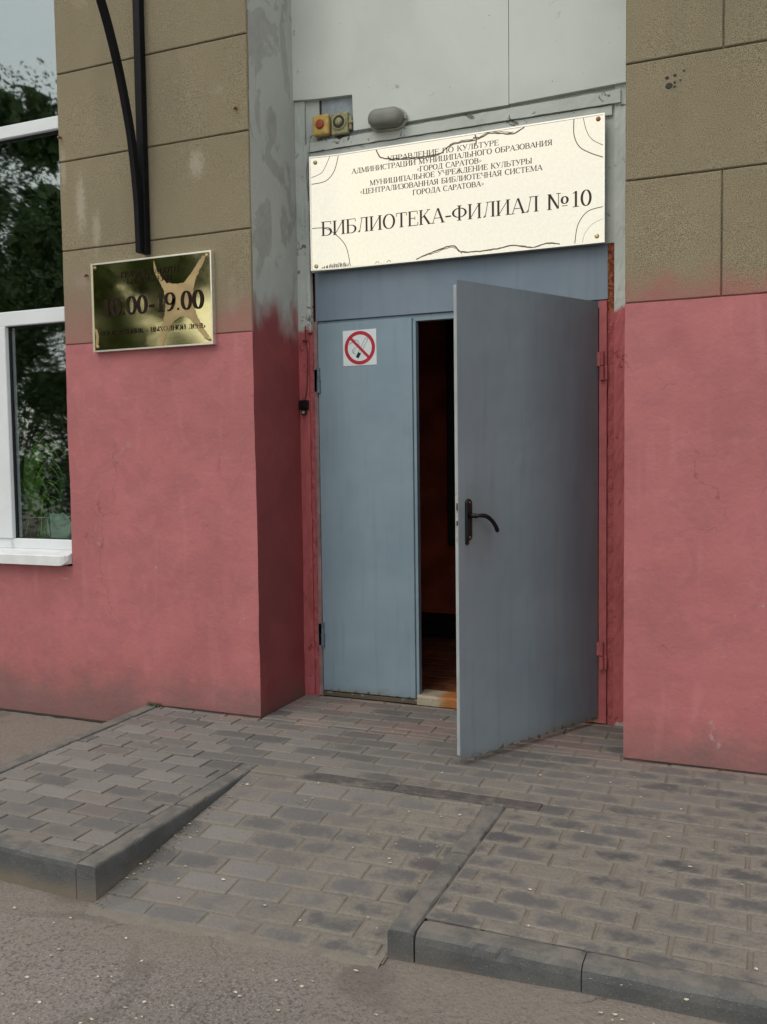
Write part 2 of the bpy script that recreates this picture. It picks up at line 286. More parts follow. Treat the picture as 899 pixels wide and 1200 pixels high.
M = dict(
    pink=m_pink(), side=m_jambside(), tan=m_tan(), white=m_white(), peel=m_peel(), foam=m_foam(),
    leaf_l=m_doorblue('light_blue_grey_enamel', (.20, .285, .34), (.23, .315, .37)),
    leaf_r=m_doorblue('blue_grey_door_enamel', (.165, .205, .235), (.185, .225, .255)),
    transom=m_doorblue('transom_enamel', (.15, .205, .265), (.18, .235, .29)),
    edge=simple('pale_door_edge_paint', (.36, .40, .40), .5, var=.12, nscale=9),
    steel2=simple('painted_lock_plate', (.36, .36, .34), .5, var=.35, nscale=40),
    mauve=simple('pink_grey_overpainted_steel', (.27, .175, .175), .5, var=.25, nscale=9),
    pframe=simple('pink_painted_steel', (.40, .105, .11), .5, var=.12, nscale=14, bump=.002),
    paver=m_paver(), sand_l=m_sand('dark_joint_sand', (.03, .026, .023), (.06, .052, .045)), sand=m_sand('joint_dust', (.16, .142, .118), (.25, .222, .185)),
    mortar=m_sand('crumbly_mortar', (.15, .135, .115), (.25, .225, .19)),
    kerb=m_kerb(), kerbd=m_kerbd(), asphalt=m_asphalt(), thresh=m_threshold(),
    pvc=simple('white_window_plastic', (.72, .76, .78), .35, var=.03, nscale=8, bump=.0003, spec=.5),
    sillm=simple('white_sill_sheet', (.74, .76, .77), .35, var=.05, nscale=12, bump=.0004, spec=.5),
    gasket=simple('dark_rubber_gasket', (.02, .022, .022), .6), black=simple('black_bracket_paint', (.005, .0055, .007), .55, var=.3, nscale=20, spec=.15),
    handle=simple('black_handle_metal', (.004, .0045, .005), .35, var=.2, spec=.3), brass=simple('worn_brass', (.45, .36, .18), .35, 1, .2, 40),
    copper=simple('rusty_screw_head', (.28, .12, .06), .5, .6, .3, 60), steel=simple('dull_hinge_steel', (.13, .17, .20), .45, .2, .2, 40),
    gold=m_gold('polished_pale_gold', (.77, .71, .58), .07, .0006), goldd=m_gold('polished_dark_gold', (.60, .53, .28), .06, .0010),
    plaque_refl=simple('tan_reflection_patch', (.40, .30, .15), .5, .45, .15, 12), rim=simple('bright_metal_rim', (.85, .82, .72), .3, .8, .05, 40),  # first colour here stands for the tan reflection on the plaque
    ink=simple('engraved_dark_enamel', (.035, .028, .022), .5, var=.2), inkred=simple('engraved_brown_enamel', (.022, .013, .008), .7, var=.3, spec=.1),
    arc=simple('engraved_line', (.16, .13, .09), .5, var=.2), wave=simple('brown_reflection_line', (.17, .12, .09), .6, var=.3, nscale=90),  # second brown is for reflections drawn on the sign
    stick=simple('white_sticker_film', (.66, .72, .74), .35, var=.03), red=simple('sticker_red', (.42, .015, .03), .35, var=.08), pkline=simple('sticker_pink_fringe', (.70, .45, .46), .4, var=.05),
    tblack=simple('sticker_black', (.012, .012, .014), .4),
    lamp=simple('grey_painted_lamp', (.20, .21, .19), .45, var=.08, nscale=14, bump=None), lampb=simple('pale_lamp_base', (.34, .35, .31), .5, var=.15, nscale=30), yellow=simple('yellow_plastic', (.47, .33, .10), .5, var=.2, nscale=40),
    redb=simple('red_button_plastic', (.30, .06, .03), .4), beige=simple('yellowed_grey_plastic', (.27, .26, .14), .5, var=.25, nscale=50), dkhole=simple('dark_socket', (.03, .03, .022), .6),
    bluegrey=simple('blue_grey_backing_board', (.27, .31, .34), .6, var=.15, nscale=25),
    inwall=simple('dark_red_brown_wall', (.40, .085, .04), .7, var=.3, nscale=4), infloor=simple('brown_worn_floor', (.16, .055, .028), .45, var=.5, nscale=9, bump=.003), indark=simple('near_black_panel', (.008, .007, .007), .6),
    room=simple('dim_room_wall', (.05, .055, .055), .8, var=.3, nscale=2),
    leafg=simple('green_blade', (.22, .42, .06), .5, var=.4, nscale=18), leafd=simple('dark_green_leaf', (.045, .10, .04), .5, var=.3), pale=simple('pale_green_card', (.36, .46, .38), .6, var=.12, nscale=14),
    pot=simple('brown_flowerpot', (.12, .06, .035), .6), soil=simple('potting_soil', (.03, .02, .015), .9),
    bark=simple('grey_brown_bark', (.09, .07, .055), .9, var=.4, nscale=12, bump=.01), petal=simple('pale_fallen_petal', (.50, .46, .35), .7, var=.15), chip=simple('dark_litter_chip', (.04, .03, .025), .8),
    cable=simple('red_painted_cable', (.14, .03, .03), .6), gcable=simple('grey_painted_cable', (.26, .28, .26), .6),
)
def m_foliage():
    g = NG('tree_leaves', .55, .3)
    c = g.mix(g.noise(.9, 4), (.035, .075, .02), (.085, .13, .035)); c = g.mix(g.mr(g.noise(9, 3), .55, .7), c, (.12, .15, .05))
    return g.done(c)
M['foliage'] = m_foliage()
def m_glass():
    mt = bpy.data.materials.new('window_glass'); mt.use_nodes = True; t = mt.node_tree; t.nodes.clear()
    N = t.nodes.new; L = t.links.new
    o = N('ShaderNodeOutputMaterial'); tr = N('ShaderNodeBsdfTransparent'); tr.inputs[0].default_value = (.88, .95, .92, 1)
    gl = N('ShaderNodeBsdfGlossy'); gl.inputs['Roughness'].default_value = .02; gl.inputs[0].default_value = (.90, .97, 1, 1)
    n = N('ShaderNodeTexNoise'); n.inputs['Scale'].default_value = 1.6; n.inputs['Detail'].default_value = 1
    b = N('ShaderNodeBump'); b.inputs['Distance'].default_value = .0007; L(n.outputs['Fac'], b.inputs['Height']); L(b.outputs[0], gl.inputs['Normal'])
    # Schlick reflectance of a thin sealed pane, the same from both sides
    g = N('ShaderNodeNewGeometry'); d = N('ShaderNodeVectorMath'); d.operation = 'DOT_PRODUCT'; L(g.outputs['Normal'], d.inputs[0]); L(g.outputs['Incoming'], d.inputs[1])
    def ma(op, a, v=None):
        q = N('ShaderNodeMath'); q.operation = op; q.use_clamp = True; L(a, q.inputs[0]) if hasattr(a, 'links') else setattr(q.inputs[0], 'default_value', a)
        if v is not None: L(v, q.inputs[1]) if hasattr(v, 'links') else setattr(q.inputs[1], 'default_value', v)
        return q.outputs[0]
    ab = ma('ABSOLUTE', d.outputs['Value']); om = ma('SUBTRACT', 1.0, ab); p5 = ma('POWER', om, 5.0); f = ma('ADD', ma('MULTIPLY', p5, .79), .21)
    mx = N('ShaderNodeMixShader'); L(f, mx.inputs[0]); L(tr.outputs[0], mx.inputs[1]); L(gl.outputs[0], mx.inputs[2]); L(mx.outputs[0], o.inputs[0])
    return mt
M['glass'] = m_glass()

# ------------------------------------------------------------------ mesh helpers
def tag(o, label=None, cat=None, group=None, kind=None):
    for k, v in (('label', label), ('category', cat), ('group', group), ('kind', kind)):
        if v: o[k] = v
    return o
def link(name, me, parent=None):
    o = bpy.data.objects.new(name, me); C.objects.link(o)
    if parent: o.parent = parent
    return o
def obj(name, bm, mats, parent=None, smooth=False, loc=None):
    me = bpy.data.meshes.new(name)
    bm.normal_update(); bm.to_mesh(me); bm.free()
    if not isinstance(mats, (list, tuple)): mats = [mats]
    for q in mats: me.materials.append(M[q] if isinstance(q, str) else q)
    if smooth:
        for p in me.polygons: p.use_smooth = True
    o = link(name, me, parent)
    if loc: o.location = loc
    return o
def thing(name, label, cat, loc=(0, 0, 0), group=None, kind=None):
    o = bpy.data.objects.new(name, None); C.objects.link(o); o.location = loc; o.empty_display_size = .1
    return tag(o, label, cat, group, kind)
def bx(bm, x0, x1, y0, y1, z0, z1, bev=0, seg=1):
    vs = [bm.verts.new((x, y, z)) for x in (x0, x1) for y in (y0, y1) for z in (z0, z1)]
    f = [(0, 1, 3, 2), (4, 6, 7, 5), (0, 4, 5, 1), (2, 3, 7, 6), (0, 2, 6, 4), (1, 5, 7, 3)]
    fs = [bm.faces.new([vs[i] for i in q]) for q in f]
    if bev:
        es = list({e for q in fs for e in q.edges})
        bmesh.ops.bevel(bm, geom=es, offset=bev, segments=seg, affect='EDGES', profile=.5)
    return vs
def box(name, x0, x1, y0, y1, z0, z1, mat, parent=None, bev=0, seg=1, smooth=False):
    bm = bmesh.new(); bx(bm, x0, x1, y0, y1, z0, z1, bev, seg); bmesh.ops.recalc_face_normals(bm, faces=bm.faces)
    return obj(name, bm, mat, parent, smooth)
def tube(bm, pts, rad, n=8, square=False, up=Vector((0, 0, 1))):
    pts = [Vector(p) for p in pts]; rings = []
    for i, p in enumerate(pts):
        t = (pts[min(i+1, len(pts)-1)] - pts[max(i-1, 0)]).normalized()
        u = t.cross(up); u = u.normalized() if u.length > 1e-4 else t.cross(Vector((1, 0, 0))).normalized()
        v = u.cross(t).normalized(); r = rad[i] if isinstance(rad, (list, tuple)) else rad
        if square: offs = [(-r, -square), (r, -square), (r, square), (-r, square)]
        else: offs = [(r*math.cos(2*math.pi*k/n), r*math.sin(2*math.pi*k/n)) for k in range(n)]
        rings.append([bm.verts.new(p+u*a_+v*b_) for a_, b_ in offs])
    for a_, b_ in zip(rings, rings[1:]):
        for k in range(len(a_)): bm.faces.new([a_[k], a_[(k+1) % len(a_)], b_[(k+1) % len(a_)], b_[k]])
    bm.faces.new(rings[0][::-1]); bm.faces.new(rings[-1])
def loft(bm, rings, cap=True):
    rs = [[bm.verts.new(p) for p in r] for r in rings]; n = len(rs[0])
    for a_, b_ in zip(rs, rs[1:]):
        for k in range(n): bm.faces.new([a_[k], a_[(k+1) % n], b_[(k+1) % n], b_[k]])
    if cap: bm.faces.new(rs[0][::-1]); bm.faces.new(rs[-1])
def nz3(x, y, z, s, a_): return a_*noise.noise(Vector((x*s, y*s, z*s)))

# ------------------------------------------------------------------ the ground
YF = -1.68
def road_z(x, y):
    z = -.128 + .036*max(0, min(1.65, x+1.45)) if x < .2 else -.0686
    t = max(0, -1.7-y); return z - .006*min(t, 4) + nz3(x, y, 0, 1.1, .006)*min(1, t*1.5)
def ticks(segs):
    out = []
    for a_, b_, n in segs: out += [a_+(b_-a_)*i/n for i in range(n)]
    return out+[segs[-1][1]]
xs = ticks([(-900, -60, 6), (-60, -8, 8), (-8, -3, 12), (-3, 2, 60), (2, 8, 12), (8, 60, 8), (60, 900, 6)])
ys = ticks([(-900, -60, 6), (-60, -6, 10), (-6, -3, 10), (-3, -1, 40), (-1, .6, 10)])
bm = bmesh.new(); g_ = [[bm.verts.new((x, y, road_z(x, y) if abs(x) < 8 and y > -8 else -.15)) for x in xs] for y in ys]
for j in range(len(ys)-1):
    for i in range(len(xs)-1): bm.faces.new([g_[j][i], g_[j][i+1], g_[j+1][i+1], g_[j+1][i]])
tag(obj('road', bm, 'asphalt', smooth=True), 'worn brown grey asphalt with pale grit in front of the kerbs', kind='structure')

pav = thing('pavement', 'grey concrete paver platform with a sloping ramp before the door', None, (0, 0, 0), kind='structure')
XL, XK0, XK1, XR0, XR1 = -2.44, -1.53, -1.45, -.41, -.33   # platform edge, left ramp kerb, right ramp kerb
YB0, YB1 = -.71, -.63                                        # sunken kerb behind the ramp
def ramp_z(x, y):
    t = max(0, (YB0-y)/1.05); return -t*(.122-.036*(x-XK1)/1.04*1.0)
def paver_mesh(x0, x1, y0, y1, gap, var=0):
    """a chamfered slab; local origin at the centre of the full paver, top at z=0"""
    gx_, gy_, ch = {.004: (.0030, .0020, .0045), .006: (.0036, .0026, .0055), .009: (.0055, .0012, .005)}[gap]; h = -.045; bm = bmesh.new()
    X0, X1, Y0, Y1 = x0+gx_, x1-gx_, y0+gy_, y1-gy_
    r = lambda: random.uniform(-.0018, .0018)
    j = [(r(), r()) for _ in range(4)]
    def ring(d, z): return [(X0+d+j[0][0], Y0+d+j[0][1], z), (X1-d+j[1][0], Y0+d+j[1][1], z), (X1-d+j[2][0], Y1-d+j[2][1], z), (X0+d+j[3][0], Y1-d+j[3][1], z)]
    rs = [[bm.verts.new(p) for p in q] for q in (ring(0, h), ring(0, -ch), ring(ch*.35, -ch*.35), ring(ch*1.3, 0))]
    for a_, b_ in zip(rs, rs[1:]):
        for k in range(4): bm.faces.new([a_[k], a_[(k+1) % 4], b_[(k+1) % 4], b_[k]])
    bm.faces.new(rs[-1])
    me = bpy.data.meshes.new('paver'); bm.to_mesh(me); bm.free(); me.materials.append(M['paver']); return me
std = {gp: [paver_mesh(-.1, .1, -.05, .05, gp) for _ in range(5)] for gp in (.004, .006, .009)}
npv = 0
far_bm = bmesh.new()
def lay(x, y, xa, xb, ya, yb, gap, zf):
    """paver centred x,y clipped to the rectangle"""
    global npv
    a0, a1, b0, b1 = max(-.1, xa-x), min(.1, xb-x), max(-.05, ya-y), min(.05, yb-y)
    if a1-a0 < .022 or b1-b0 < .018: return
    cx_, cy_ = x+(a0+a1)/2, y+(b0+b1)/2
    full = a1-a0 > .199 and b1-b0 > .099
    me = random.choice(std[gap]) if full else paver_mesh(a0, a1, b0, b1, gap)
    d = .02; gx = (zf(cx_+d, cy_)-zf(cx_-d, cy_))/(2*d); gy = (zf(cx_, cy_+d)-zf(cx_, cy_-d))/(2*d)
    n = Vector((-gx+random.uniform(-.012, .012)*(1.5 if gap < .005 else .5), -gy+random.uniform(-.012, .012)*(1.5 if gap < .005 else .5), 1)).normalized()
    q = Vector((0, 0, 1)).rotation_difference(n)
    mw = Matrix.Translation((x, y, zf(x, y)+random.uniform(-.0018, .0012))) @ q.to_matrix().to_4x4() @ Matrix.Rotation(random.uniform(-.006, .006), 4, 'Z')
    if x > 1.15:
        b2 = bmesh.new(); b2.from_mesh(me); b2.transform(mw); tmp = bpy.data.meshes.new('t'); b2.to_mesh(tmp); b2.free(); far_bm.from_mesh(tmp); bpy.data.meshes.remove(tmp); return
    o = link('paver', me, pav); o.matrix_local = mw; npv += 1
flat = lambda x, y: 0.0 + nz3(x, y, 0, 1.3, .004)
def rows(xa, xb, ya, yb, gap, zf, ph=.138):
    for r in range(-2, 22):
        yc = -1.49+.1*r
        if yc+.05 <= ya or yc-.05 >= yb: continue
        p = ph+(.1 if r % 2 else 0)-.035*r/12
        i0 = int(math.floor((xa-p)/.2))-1; i = i0
        while True:
            xc = p+.2*i+.1
            if xc-.1 > xb: break
            if xc+.1 > xa: lay(xc, yc, xa, xb, ya, yb, gap, zf)
            i += 1
rows(XL, XK0, -1.6, YB1, .004, flat)                # left platform
rows(XR1, 3.0, -1.6, YB0, .009, flat); rows(XR1+.12, 3.0, YB0, YB1, .009, flat)               # right platform
rows(XL, 3.0, YB1, .0, .006, flat)                  # band in front of the wall
rows(-1.808, -.002, .0, .49, .006, flat)            # inside the door recess
rows(XK1, XR0, -1.72, YB0, .006, ramp_z, .155)      # ramp
far = obj('paver_field', far_bm, [], pav); far.data.materials.append(M['paver']); far['kind'] = 'stuff'
# joint filler: sheets just below the paver tops
def sheet(name, x0, x1, y0, y1, zf, mat, n=24):
    bm = bmesh.new(); nx = max(2, int((x1-x0)*n)); ny = max(2, int((y1-y0)*n))
    gg = [[bm.verts.new((x0+(x1-x0)*i/nx, y0+(y1-y0)*j/ny, zf(x0+(x1-x0)*i/nx, y0+(y1-y0)*j/ny))) for i in range(nx+1)] for j in range(ny+1)]
    for j in range(ny):
        for i in range(nx): bm.faces.new([gg[j][i], gg[j][i+1], gg[j+1][i+1], gg[j+1][i]])
    return obj(name, bm, mat, pav, smooth=True)
sheet('joint_sand', XL, XK0, -1.6, YB1, lambda x, y: flat(x, y)-.0135+nz3(x, y, 3, 6, .006), 'sand_l')
sheet('joint_sand', XR1, 3.0, -1.6, YB1, lambda x, y: flat(x, y)-.0050+nz3(x, y, 5, 9, .0035), 'sand', 30)
sheet('joint_sand', XL, 3.0, YB1, .0, lambda x, y: flat(x, y)-(.0045 if x > -1.7 else .009)+nz3(x, y, 5, 9, .003), 'sand', 30)
sheet('joint_sand', -1.81, 0, .0, .50, lambda x, y: flat(x, y)-.0045+nz3(x, y, 5, 9, .003), 'sand', 30)
sheet('joint_sand', XK1, XR0, -1.73, YB0, lambda x, y: ramp_z(x, y)-.0045+nz3(x, y, 5, 8, .003), 'sand', 30)
for xa, xb in ((XL, -1.812), (0.0, 3.0)):
    bm = bmesh.new(); N = int((xb-xa)/.02); L1 = [bm.verts.new((xa+(xb-xa)*i/N, -.010+nz3(i*.02, xa, 0, 9, .006), .0045)) for i in range(N+1)]; L2 = [bm.verts.new((xa+(xb-xa)*i/N, .004, .0055)) for i in range(N+1)]
    for i in range(N): bm.faces.new([L1[i], L1[i+1], L2[i+1], L2[i]])
    obj('wall_foot_seam', bm, 'sand_l', pav)
bm = bmesh.new(); N = 200; L1 = [bm.verts.new((-6.4+3.86*i/N, -.022+nz3(i*.05, 0, 0, 5, .014), road_z(-6.4+3.86*i/N, -.02)+.003)) for i in range(N+1)]; L2 = [bm.verts.new((-6.4+3.86*i/N, .008, -.120)) for i in range(N+1)]
for i in range(N): bm.faces.new([L1[i], L1[i+1], L2[i+1], L2[i]])
obj('wall_foot_seam', bm, 'sand_l', pav)
def kerb(p0, p1, wdt, name='kerb_stone', zt0=0., zt1=0., hard=.014, depth=.2):
    """kerb stone from p0 to p1 (left face line is offset by wdt to the left of travel), worn rounded top edges"""
    a_ = Vector((*p0, 0)); b_ = Vector((*p1, 0)); t = (b_-a_).normalized(); s_ = Vector((-t.y, t.x, 0)); L = (b_-a_).length
    prof = [(0, -depth), (0, -hard*1.6), (hard*.25, -hard*.6), (hard, -hard*.08), (hard*1.8, 0), (wdt-.012, 0), (wdt-.003, -.003), (wdt, -.01), (wdt, -depth)]
    n = max(3, int(L/.016)); rings = []; sd_ = random.random()*9
    for i in range(n+1):
        u = i/n; e_ = min(1, min(i, n-i)/.9+.45); zt = zt0+(zt1-zt0)*u
        rr = []
        for k, (d, z) in enumerate(prof):
            p = a_+t*(L*u)+s_*d
            wob = (nz3(p.x+sd_, p.y, z, 14, .0045)+(max(0, nz3(p.x, p.y+sd_, 0, 26, 1)-.25)*.022 if k in (2, 3) else 0))*(1 if 1 <= k <= 5 else .3)
            drop = (1-e_)*.006 if 1 <= k <= 7 else 0
            rr.append(p+Vector((0, 0, z+zt-drop))+s_*wob+Vector((0, 0, nz3(p.x, p.y, sd_, 9, .002) if 1 < k < 7 else 0)))
        rings.append(rr)
    bm = bmesh.new(); loft(bm, rings); bmesh.ops.recalc_face_normals(bm, faces=bm.faces)
    return obj(name, bm, 'kerb', pav, smooth=False)
g = .003
kerb((-2.52, YF+.035), (XK0-g, YF), .085)                     # front, left of ramp
kerb((-3.5, YF+.06), (-2.52-g, YF+.036), .085)
for x0, x1 in ((XR1+g, .134-g/2), (.134+g/2, 1.12), (1.123, 2.1), (2.103, 3.0)): kerb((x0, YF-.012), (x1, YF-.012), .088, hard=.02)
kerb((XK1, YF), (XK1, -1.13-g), .08, hard=.008); kerb((XK1, -1.13), (XK1, YB1+.0), .08, hard=.008)    # left flank of the ramp
kerb((XR1-.001, YF-.012), (XR1-.001, -1.15), .079, hard=.01); kerb((XR1-.001, -1.147), (XR1-.001, YB0-.002), .079, hard=.01)
for x0, x1 in ((XK1+.002, -.80), (-.797, XR1+.12)): kerb((x0, YB0), (x1, YB0), YB1-YB0, hard=.004, zt0=.004, zt1=.004).data.materials[0] = M['kerbd']
kerb((XL, .045), (XL, -.86), -.001+.08*1, depth=.16) if False else None
for y0, y1 in ((.0, -.62), (-.623, -1.58)):
    kerb((XL-.002, y1), (XL-.002, y0), .078, hard=.006, depth=.2, zt0=.002, zt1=.002)
# crumbly mortar lip where the ramp meets the road
bm = bmesh.new(); N = 70; top = []; bot = []; mid = []
for i in range(N+1):
    x = XK1+.004+(XR0-XK1-.01)*i/N
    top.append(bm.verts.new((x, -1.705+nz3(x, 0, 0, 8, .010), ramp_z(x, -1.705)-.001+nz3(x, 2, 0, 20, .002))))
    mid.append(bm.verts.new((x, -1.730+nz3(x, 5, 0, 12, .012), road_z(x, -1.73)+.006+nz3(x, 9, 0, 24, .004))))
    bot.append(bm.verts.new((x, -1.762+nz3(x, 7, 1, 9, .035)+nz3(x, 3, 1, 40, .012), road_z(x, -1.77)-.004)))
for i in range(N):
    bm.faces.new([bot[i], bot[i+1], mid[i+1], mid[i]]); bm.faces.new([mid[i], mid[i+1], top[i+1], top[i]])
obj('mortar_strip', bm, 'mortar', pav)

# ------------------------------------------------------------------ the building
bld = thing('library_building', 'library wall with pink plinth, tan plaster blocks above and a recessed doorway', 'building')
ZP = 1.955; WX = -3.0; PX = -1.812; RD = .5          # plinth top, window edge, pillar corner, recess depth
def solid_wall(name, xr, zr, isolid, yf, yb, mats, amp, step=.06, side_mat=1, parent=bld):
    """front face with holes, thickness back from yf to yb; edges displaced so the plaster is not ruler-straight"""
    def tk(r):
        o = []
        for a_, b_ in zip(r, r[1:]):
            n = max(1, int(math.ceil((b_-a_)/step))); o += [a_+(b_-a_)*i/n for i in range(n)]
        return o+[r[-1]]
    X, Z = tk(xr), tk(zr); ny = max(1, int((yb-yf)/step)); Y = [yf+(yb-yf)*j/ny for j in range(ny+1)]
    bm = bmesh.new(); V = {}
    def v(i, k, j):
        if (i, k, j) not in V:
            x, y, z = X[i], Y[j], Z[k]
            d = Vector((nz3(x, y, z, 2.3, amp)+nz3(x, y, z, 9, amp*.35), nz3(x+7, y, z, 2.0, amp)+nz3(x+7, y, z, 8, amp*.4), 0))
            V[i, k, j] = bm.verts.new(Vector((x, y, z))+d)
        return V[i, k, j]
    so = lambda i, k: 0 <= i < len(X)-1 and 0 <= k < len(Z)-1 and isolid((X[i]+X[i+1])/2, (Z[k]+Z[k+1])/2)
    for i in range(len(X)-1):
        for k in range(len(Z)-1):
            if not so(i, k): continue
            bm.faces.new([v(i, k, 0), v(i+1, k, 0), v(i+1, k+1, 0), v(i, k+1, 0)])
            for j in range(ny):
                for di, dk, q in ((-1, 0, ((i, k), (i, k+1))), (1, 0, ((i+1, k), (i+1, k+1))), (0, -1, ((i, k), (i+1, k))), (0, 1, ((i, k+1), (i+1, k+1)))):
                    if not so(i+di, k+dk):
                        (a1, b1), (a2, b2) = q
                        f = bm.faces.new([v(a1, b1, j), v(a2, b2, j), v(a2, b2, j+1), v(a1, b1, j+1)]); f.material_index = side_mat if (dk == 0) else 0
    bmesh.ops.recalc_face_normals(bm, faces=bm.faces)
    return obj(name, bm, mats, parent, smooth=False)
ZB = -.25
# pink plinth: left part carries on under the window
o = solid_wall('plinth', [-6.5, -4.6, WX, PX], [ZB, .735, ZP], lambda x, z: z < .735 or x > WX or x < -4.6, 0, .62, ['pink', 'side'], .006)
o = solid_wall('plinth', [0, 3.2], [ZB, ZP], lambda x, z: True, 0, .62, ['pink', 'side'], .005)
o = solid_wall('wall', [-6.5, -4.6, WX, PX], [ZP, 4.4, 5.3], lambda x, z: x > WX or x < -4.6 or z > 4.4, .012, .62, ['tan', 'side'], .0035)
o = solid_wall('wall', [0, 3.2], [ZP, 5.3], lambda x, z: True, .012, .62, ['tan', 'side'], .0035)
courses = [ZP, 2.4616, 2.9368, 3.4003, 3.872, 4.34, 4.82, 5.3]
def block(x0, x1, z0, z1):
    gp = .003; bm = bmesh.new()
    nx, nz_ = max(2, int((x1-x0)/.08)), max(2, int((z1-z0)/.08))
    gx = [x0+gp+(x1-x0-2*gp)*i/nx for i in range(nx+1)]; gz = [z0+gp+(z1-z0-2*gp)*k/nz_ for k in range(nz_+1)]
    def P(i, k, y, e=0):
        x, z = gx[i], gz[k]; w_ = .0016
        dx = nz3(x, 3, z, 16, w_) if i in (0, nx) else 0; dz = nz3(x, 8, z, 16, w_) if k in (0, nz_) else 0
        inx = e if i == 0 else (-e if i == nx else 0); inz = e if k == 0 else (-e if k == nz_ else 0)
        return (x+dx+inx, y+nz3(x, 0, z, 3, .002), z+dz+inz)
    fr = [[bm.verts.new(P(i, k, .0, .004)) for i in range(nx+1)] for k in range(nz_+1)]
    for k in range(nz_):
        for i in range(nx): bm.faces.new([fr[k][i], fr[k][i+1], fr[k+1][i+1], fr[k+1][i]])
    loop = [(i, 0) for i in range(nx)]+[(nx, k) for k in range(nz_)]+[(i, nz_) for i in range(nx, 0, -1)]+[(0, k) for k in range(nz_, 0, -1)]
    bk = [bm.verts.new(P(i, k, .004)) for i, k in loop]; bk2 = [bm.verts.new(P(i, k, .02)) for i, k in loop]
    for q in range(len(loop)):
        r = (q+1) % len(loop); a_, b_ = fr[loop[q][1]][loop[q][0]], fr[loop[r][1]][loop[r][0]]
        bm.faces.new([a_, bk[q], bk[r], b_]); bm.faces.new([bk[q], bk2[q], bk2[r], bk[r]])
    bmesh.ops.recalc_face_normals(bm, faces=bm.faces)
    obj('wall_block', bm, 'tan', bld)
for ci, (z0, z1) in enumerate(zip(courses, courses[1:])):
    if ci in (3, 5): block(WX-.002, -2.474, z0, z1); block(-2.474, PX+.002, z0, z1)
    else: block(WX-.002, PX+.002, z0, z1)
    j = [.0-.002, .382, 1.34, 2.3, 3.2] if ci % 2 == 0 else [.0-.002, .86, 1.82, 2.78, 3.2]
    for a_, b_ in zip(j, j[1:]): block(a_, b_, z0, z1)
    if z0 > 4.3: block(-4.6, WX-.002, z0, z1)

# --- recess: back wall pieces (y ~ .5)
J0, J1 = PX-.01, .01
def rough_strip(name, x0, x1, y, z0, z1, mat, amp=.004, step=.03, d=.03):
    bm = bmesh.new(); n = int((z1-z0)/step); m_ = max(2, int((x1-x0)/.012)); gg = []
    for k in range(n+1):
        z = z0+(z1-z0)*k/n
        gg.append([bm.verts.new((x0+(x1-x0)*i/m_+(nz3(x0, i, z, 9, amp*.6) if i in (0, m_) else 0), y+nz3(x0+i*.3, y, z, 22, amp), z)) for i in range(m_+1)])
    for k in range(n):
        for i in range(m_): bm.faces.new([gg[k][i], gg[k][i+1], gg[k+1][i+1], gg[k+1][i]])
    for k in range(n):
        for i in (0, m_):
            a_, b_ = gg[k][i], gg[k+1][i]
            c_ = bm.verts.new(a_.co+Vector((0, d, 0))); e_ = bm.verts.new(b_.co+Vector((0, d, 0))); bm.faces.new([a_, b_, e_, c_])
    bmesh.ops.recalc_face_normals(bm, faces=bm.faces)
    return obj(name, bm, mat, bld)
rough_strip('left_jamb', J0, -1.752, .488, -.02, 3.235, 'peel', .003)
rough_strip('jamb_trim', -1.752, -1.731, .478, 2.0, 3.0, 'peel', .003)
rough_strip('gap_filler', -1.753, -1.727, .500, -.02, 2.03, 'foam', .007, .012)
rough_strip('right_jamb', -.118, J1, .488, -.02, 3.06, 'peel', .003)
rough_strip('gap_filler', -.152, -.116, .505, -.02, 2.34, 'foam', .008, .012)
box('lintel_board', -1.75, -.112, .50, .60, 2.325, 3.235, 'peel', bld)
# peeling header trim
def trim(name, pts, y0, y1, mat):
    bm = bmesh.new(); n = 60; rs = []
    (xa, za, zb), (xb, zc, zd) = pts
    for i in range(n+1):
        u = i/n; x = xa+(xb-xa)*u; lo = za+(zc-za)*u; hi = zb+(zd-zb)*u
        w1, w2 = nz3(x, 1, 0, 14, .004), nz3(x, 4, 0, 14, .004)
        rs.append([(x, y1, lo+w1), (x, y0, lo+w1), (x, y0+.004*0+nz3(x, 7, 0, 20, .003), (lo+hi)/2), (x, y0, hi+w2), (x, y1, hi+w2)])
    loft(bm, rs); bmesh.ops.recalc_face_normals(bm, faces=bm.faces); return obj(name, bm, mat, bld)
trim('header_trim', ((-1.73, 2.957, 3.004), (-.09, 2.963, 3.022)), .474, .498, 'peel')
trim('header_trim', ((-1.735, 2.906, 2.953), (-.13, 2.914, 2.957)), .484, .4985, 'peel')
# white upper boards with a notch over the alarm boxes
def board(pts, y0, y1, mat='white', name='upper_board'):
    bm = bmesh.new(); vs = [bm.verts.new((x, y0, z)) for x, z in pts]; f = bm.faces.new(vs)
    r = bmesh.ops.extrude_face_region(bm, geom=[f]); 
    for v_ in [q for q in r['geom'] if isinstance(q, bmesh.types.BMVert)]: v_.co.y = y1
    bmesh.ops.recalc_face_normals(bm, faces=bm.faces); return obj(name, bm, mat, bld)
ZT = 5.2
board([(J0, 3.24), (-1.655, 3.225), (-1.462, 3.215), (-1.456, 3.03), (-.6235, 3.032), (-.6235, ZT), (J0, ZT)], .470, .50)
board([(-.6205, 3.035), (J1, 3.05), (J1, ZT), (-.6205, ZT)], .470, .50)
box('notch_backing', -1.654, -1.45, .4985, .5185, 3.0, 3.235, 'bluegrey', bld)
box('recess_slot', -1.668, -1.654, .4995, .52, 3.09, 3.232, 'dkhole', bld)
box('recess_ceiling', J0, J1, .0, .6, 5.2, 5.3, 'white', bld)

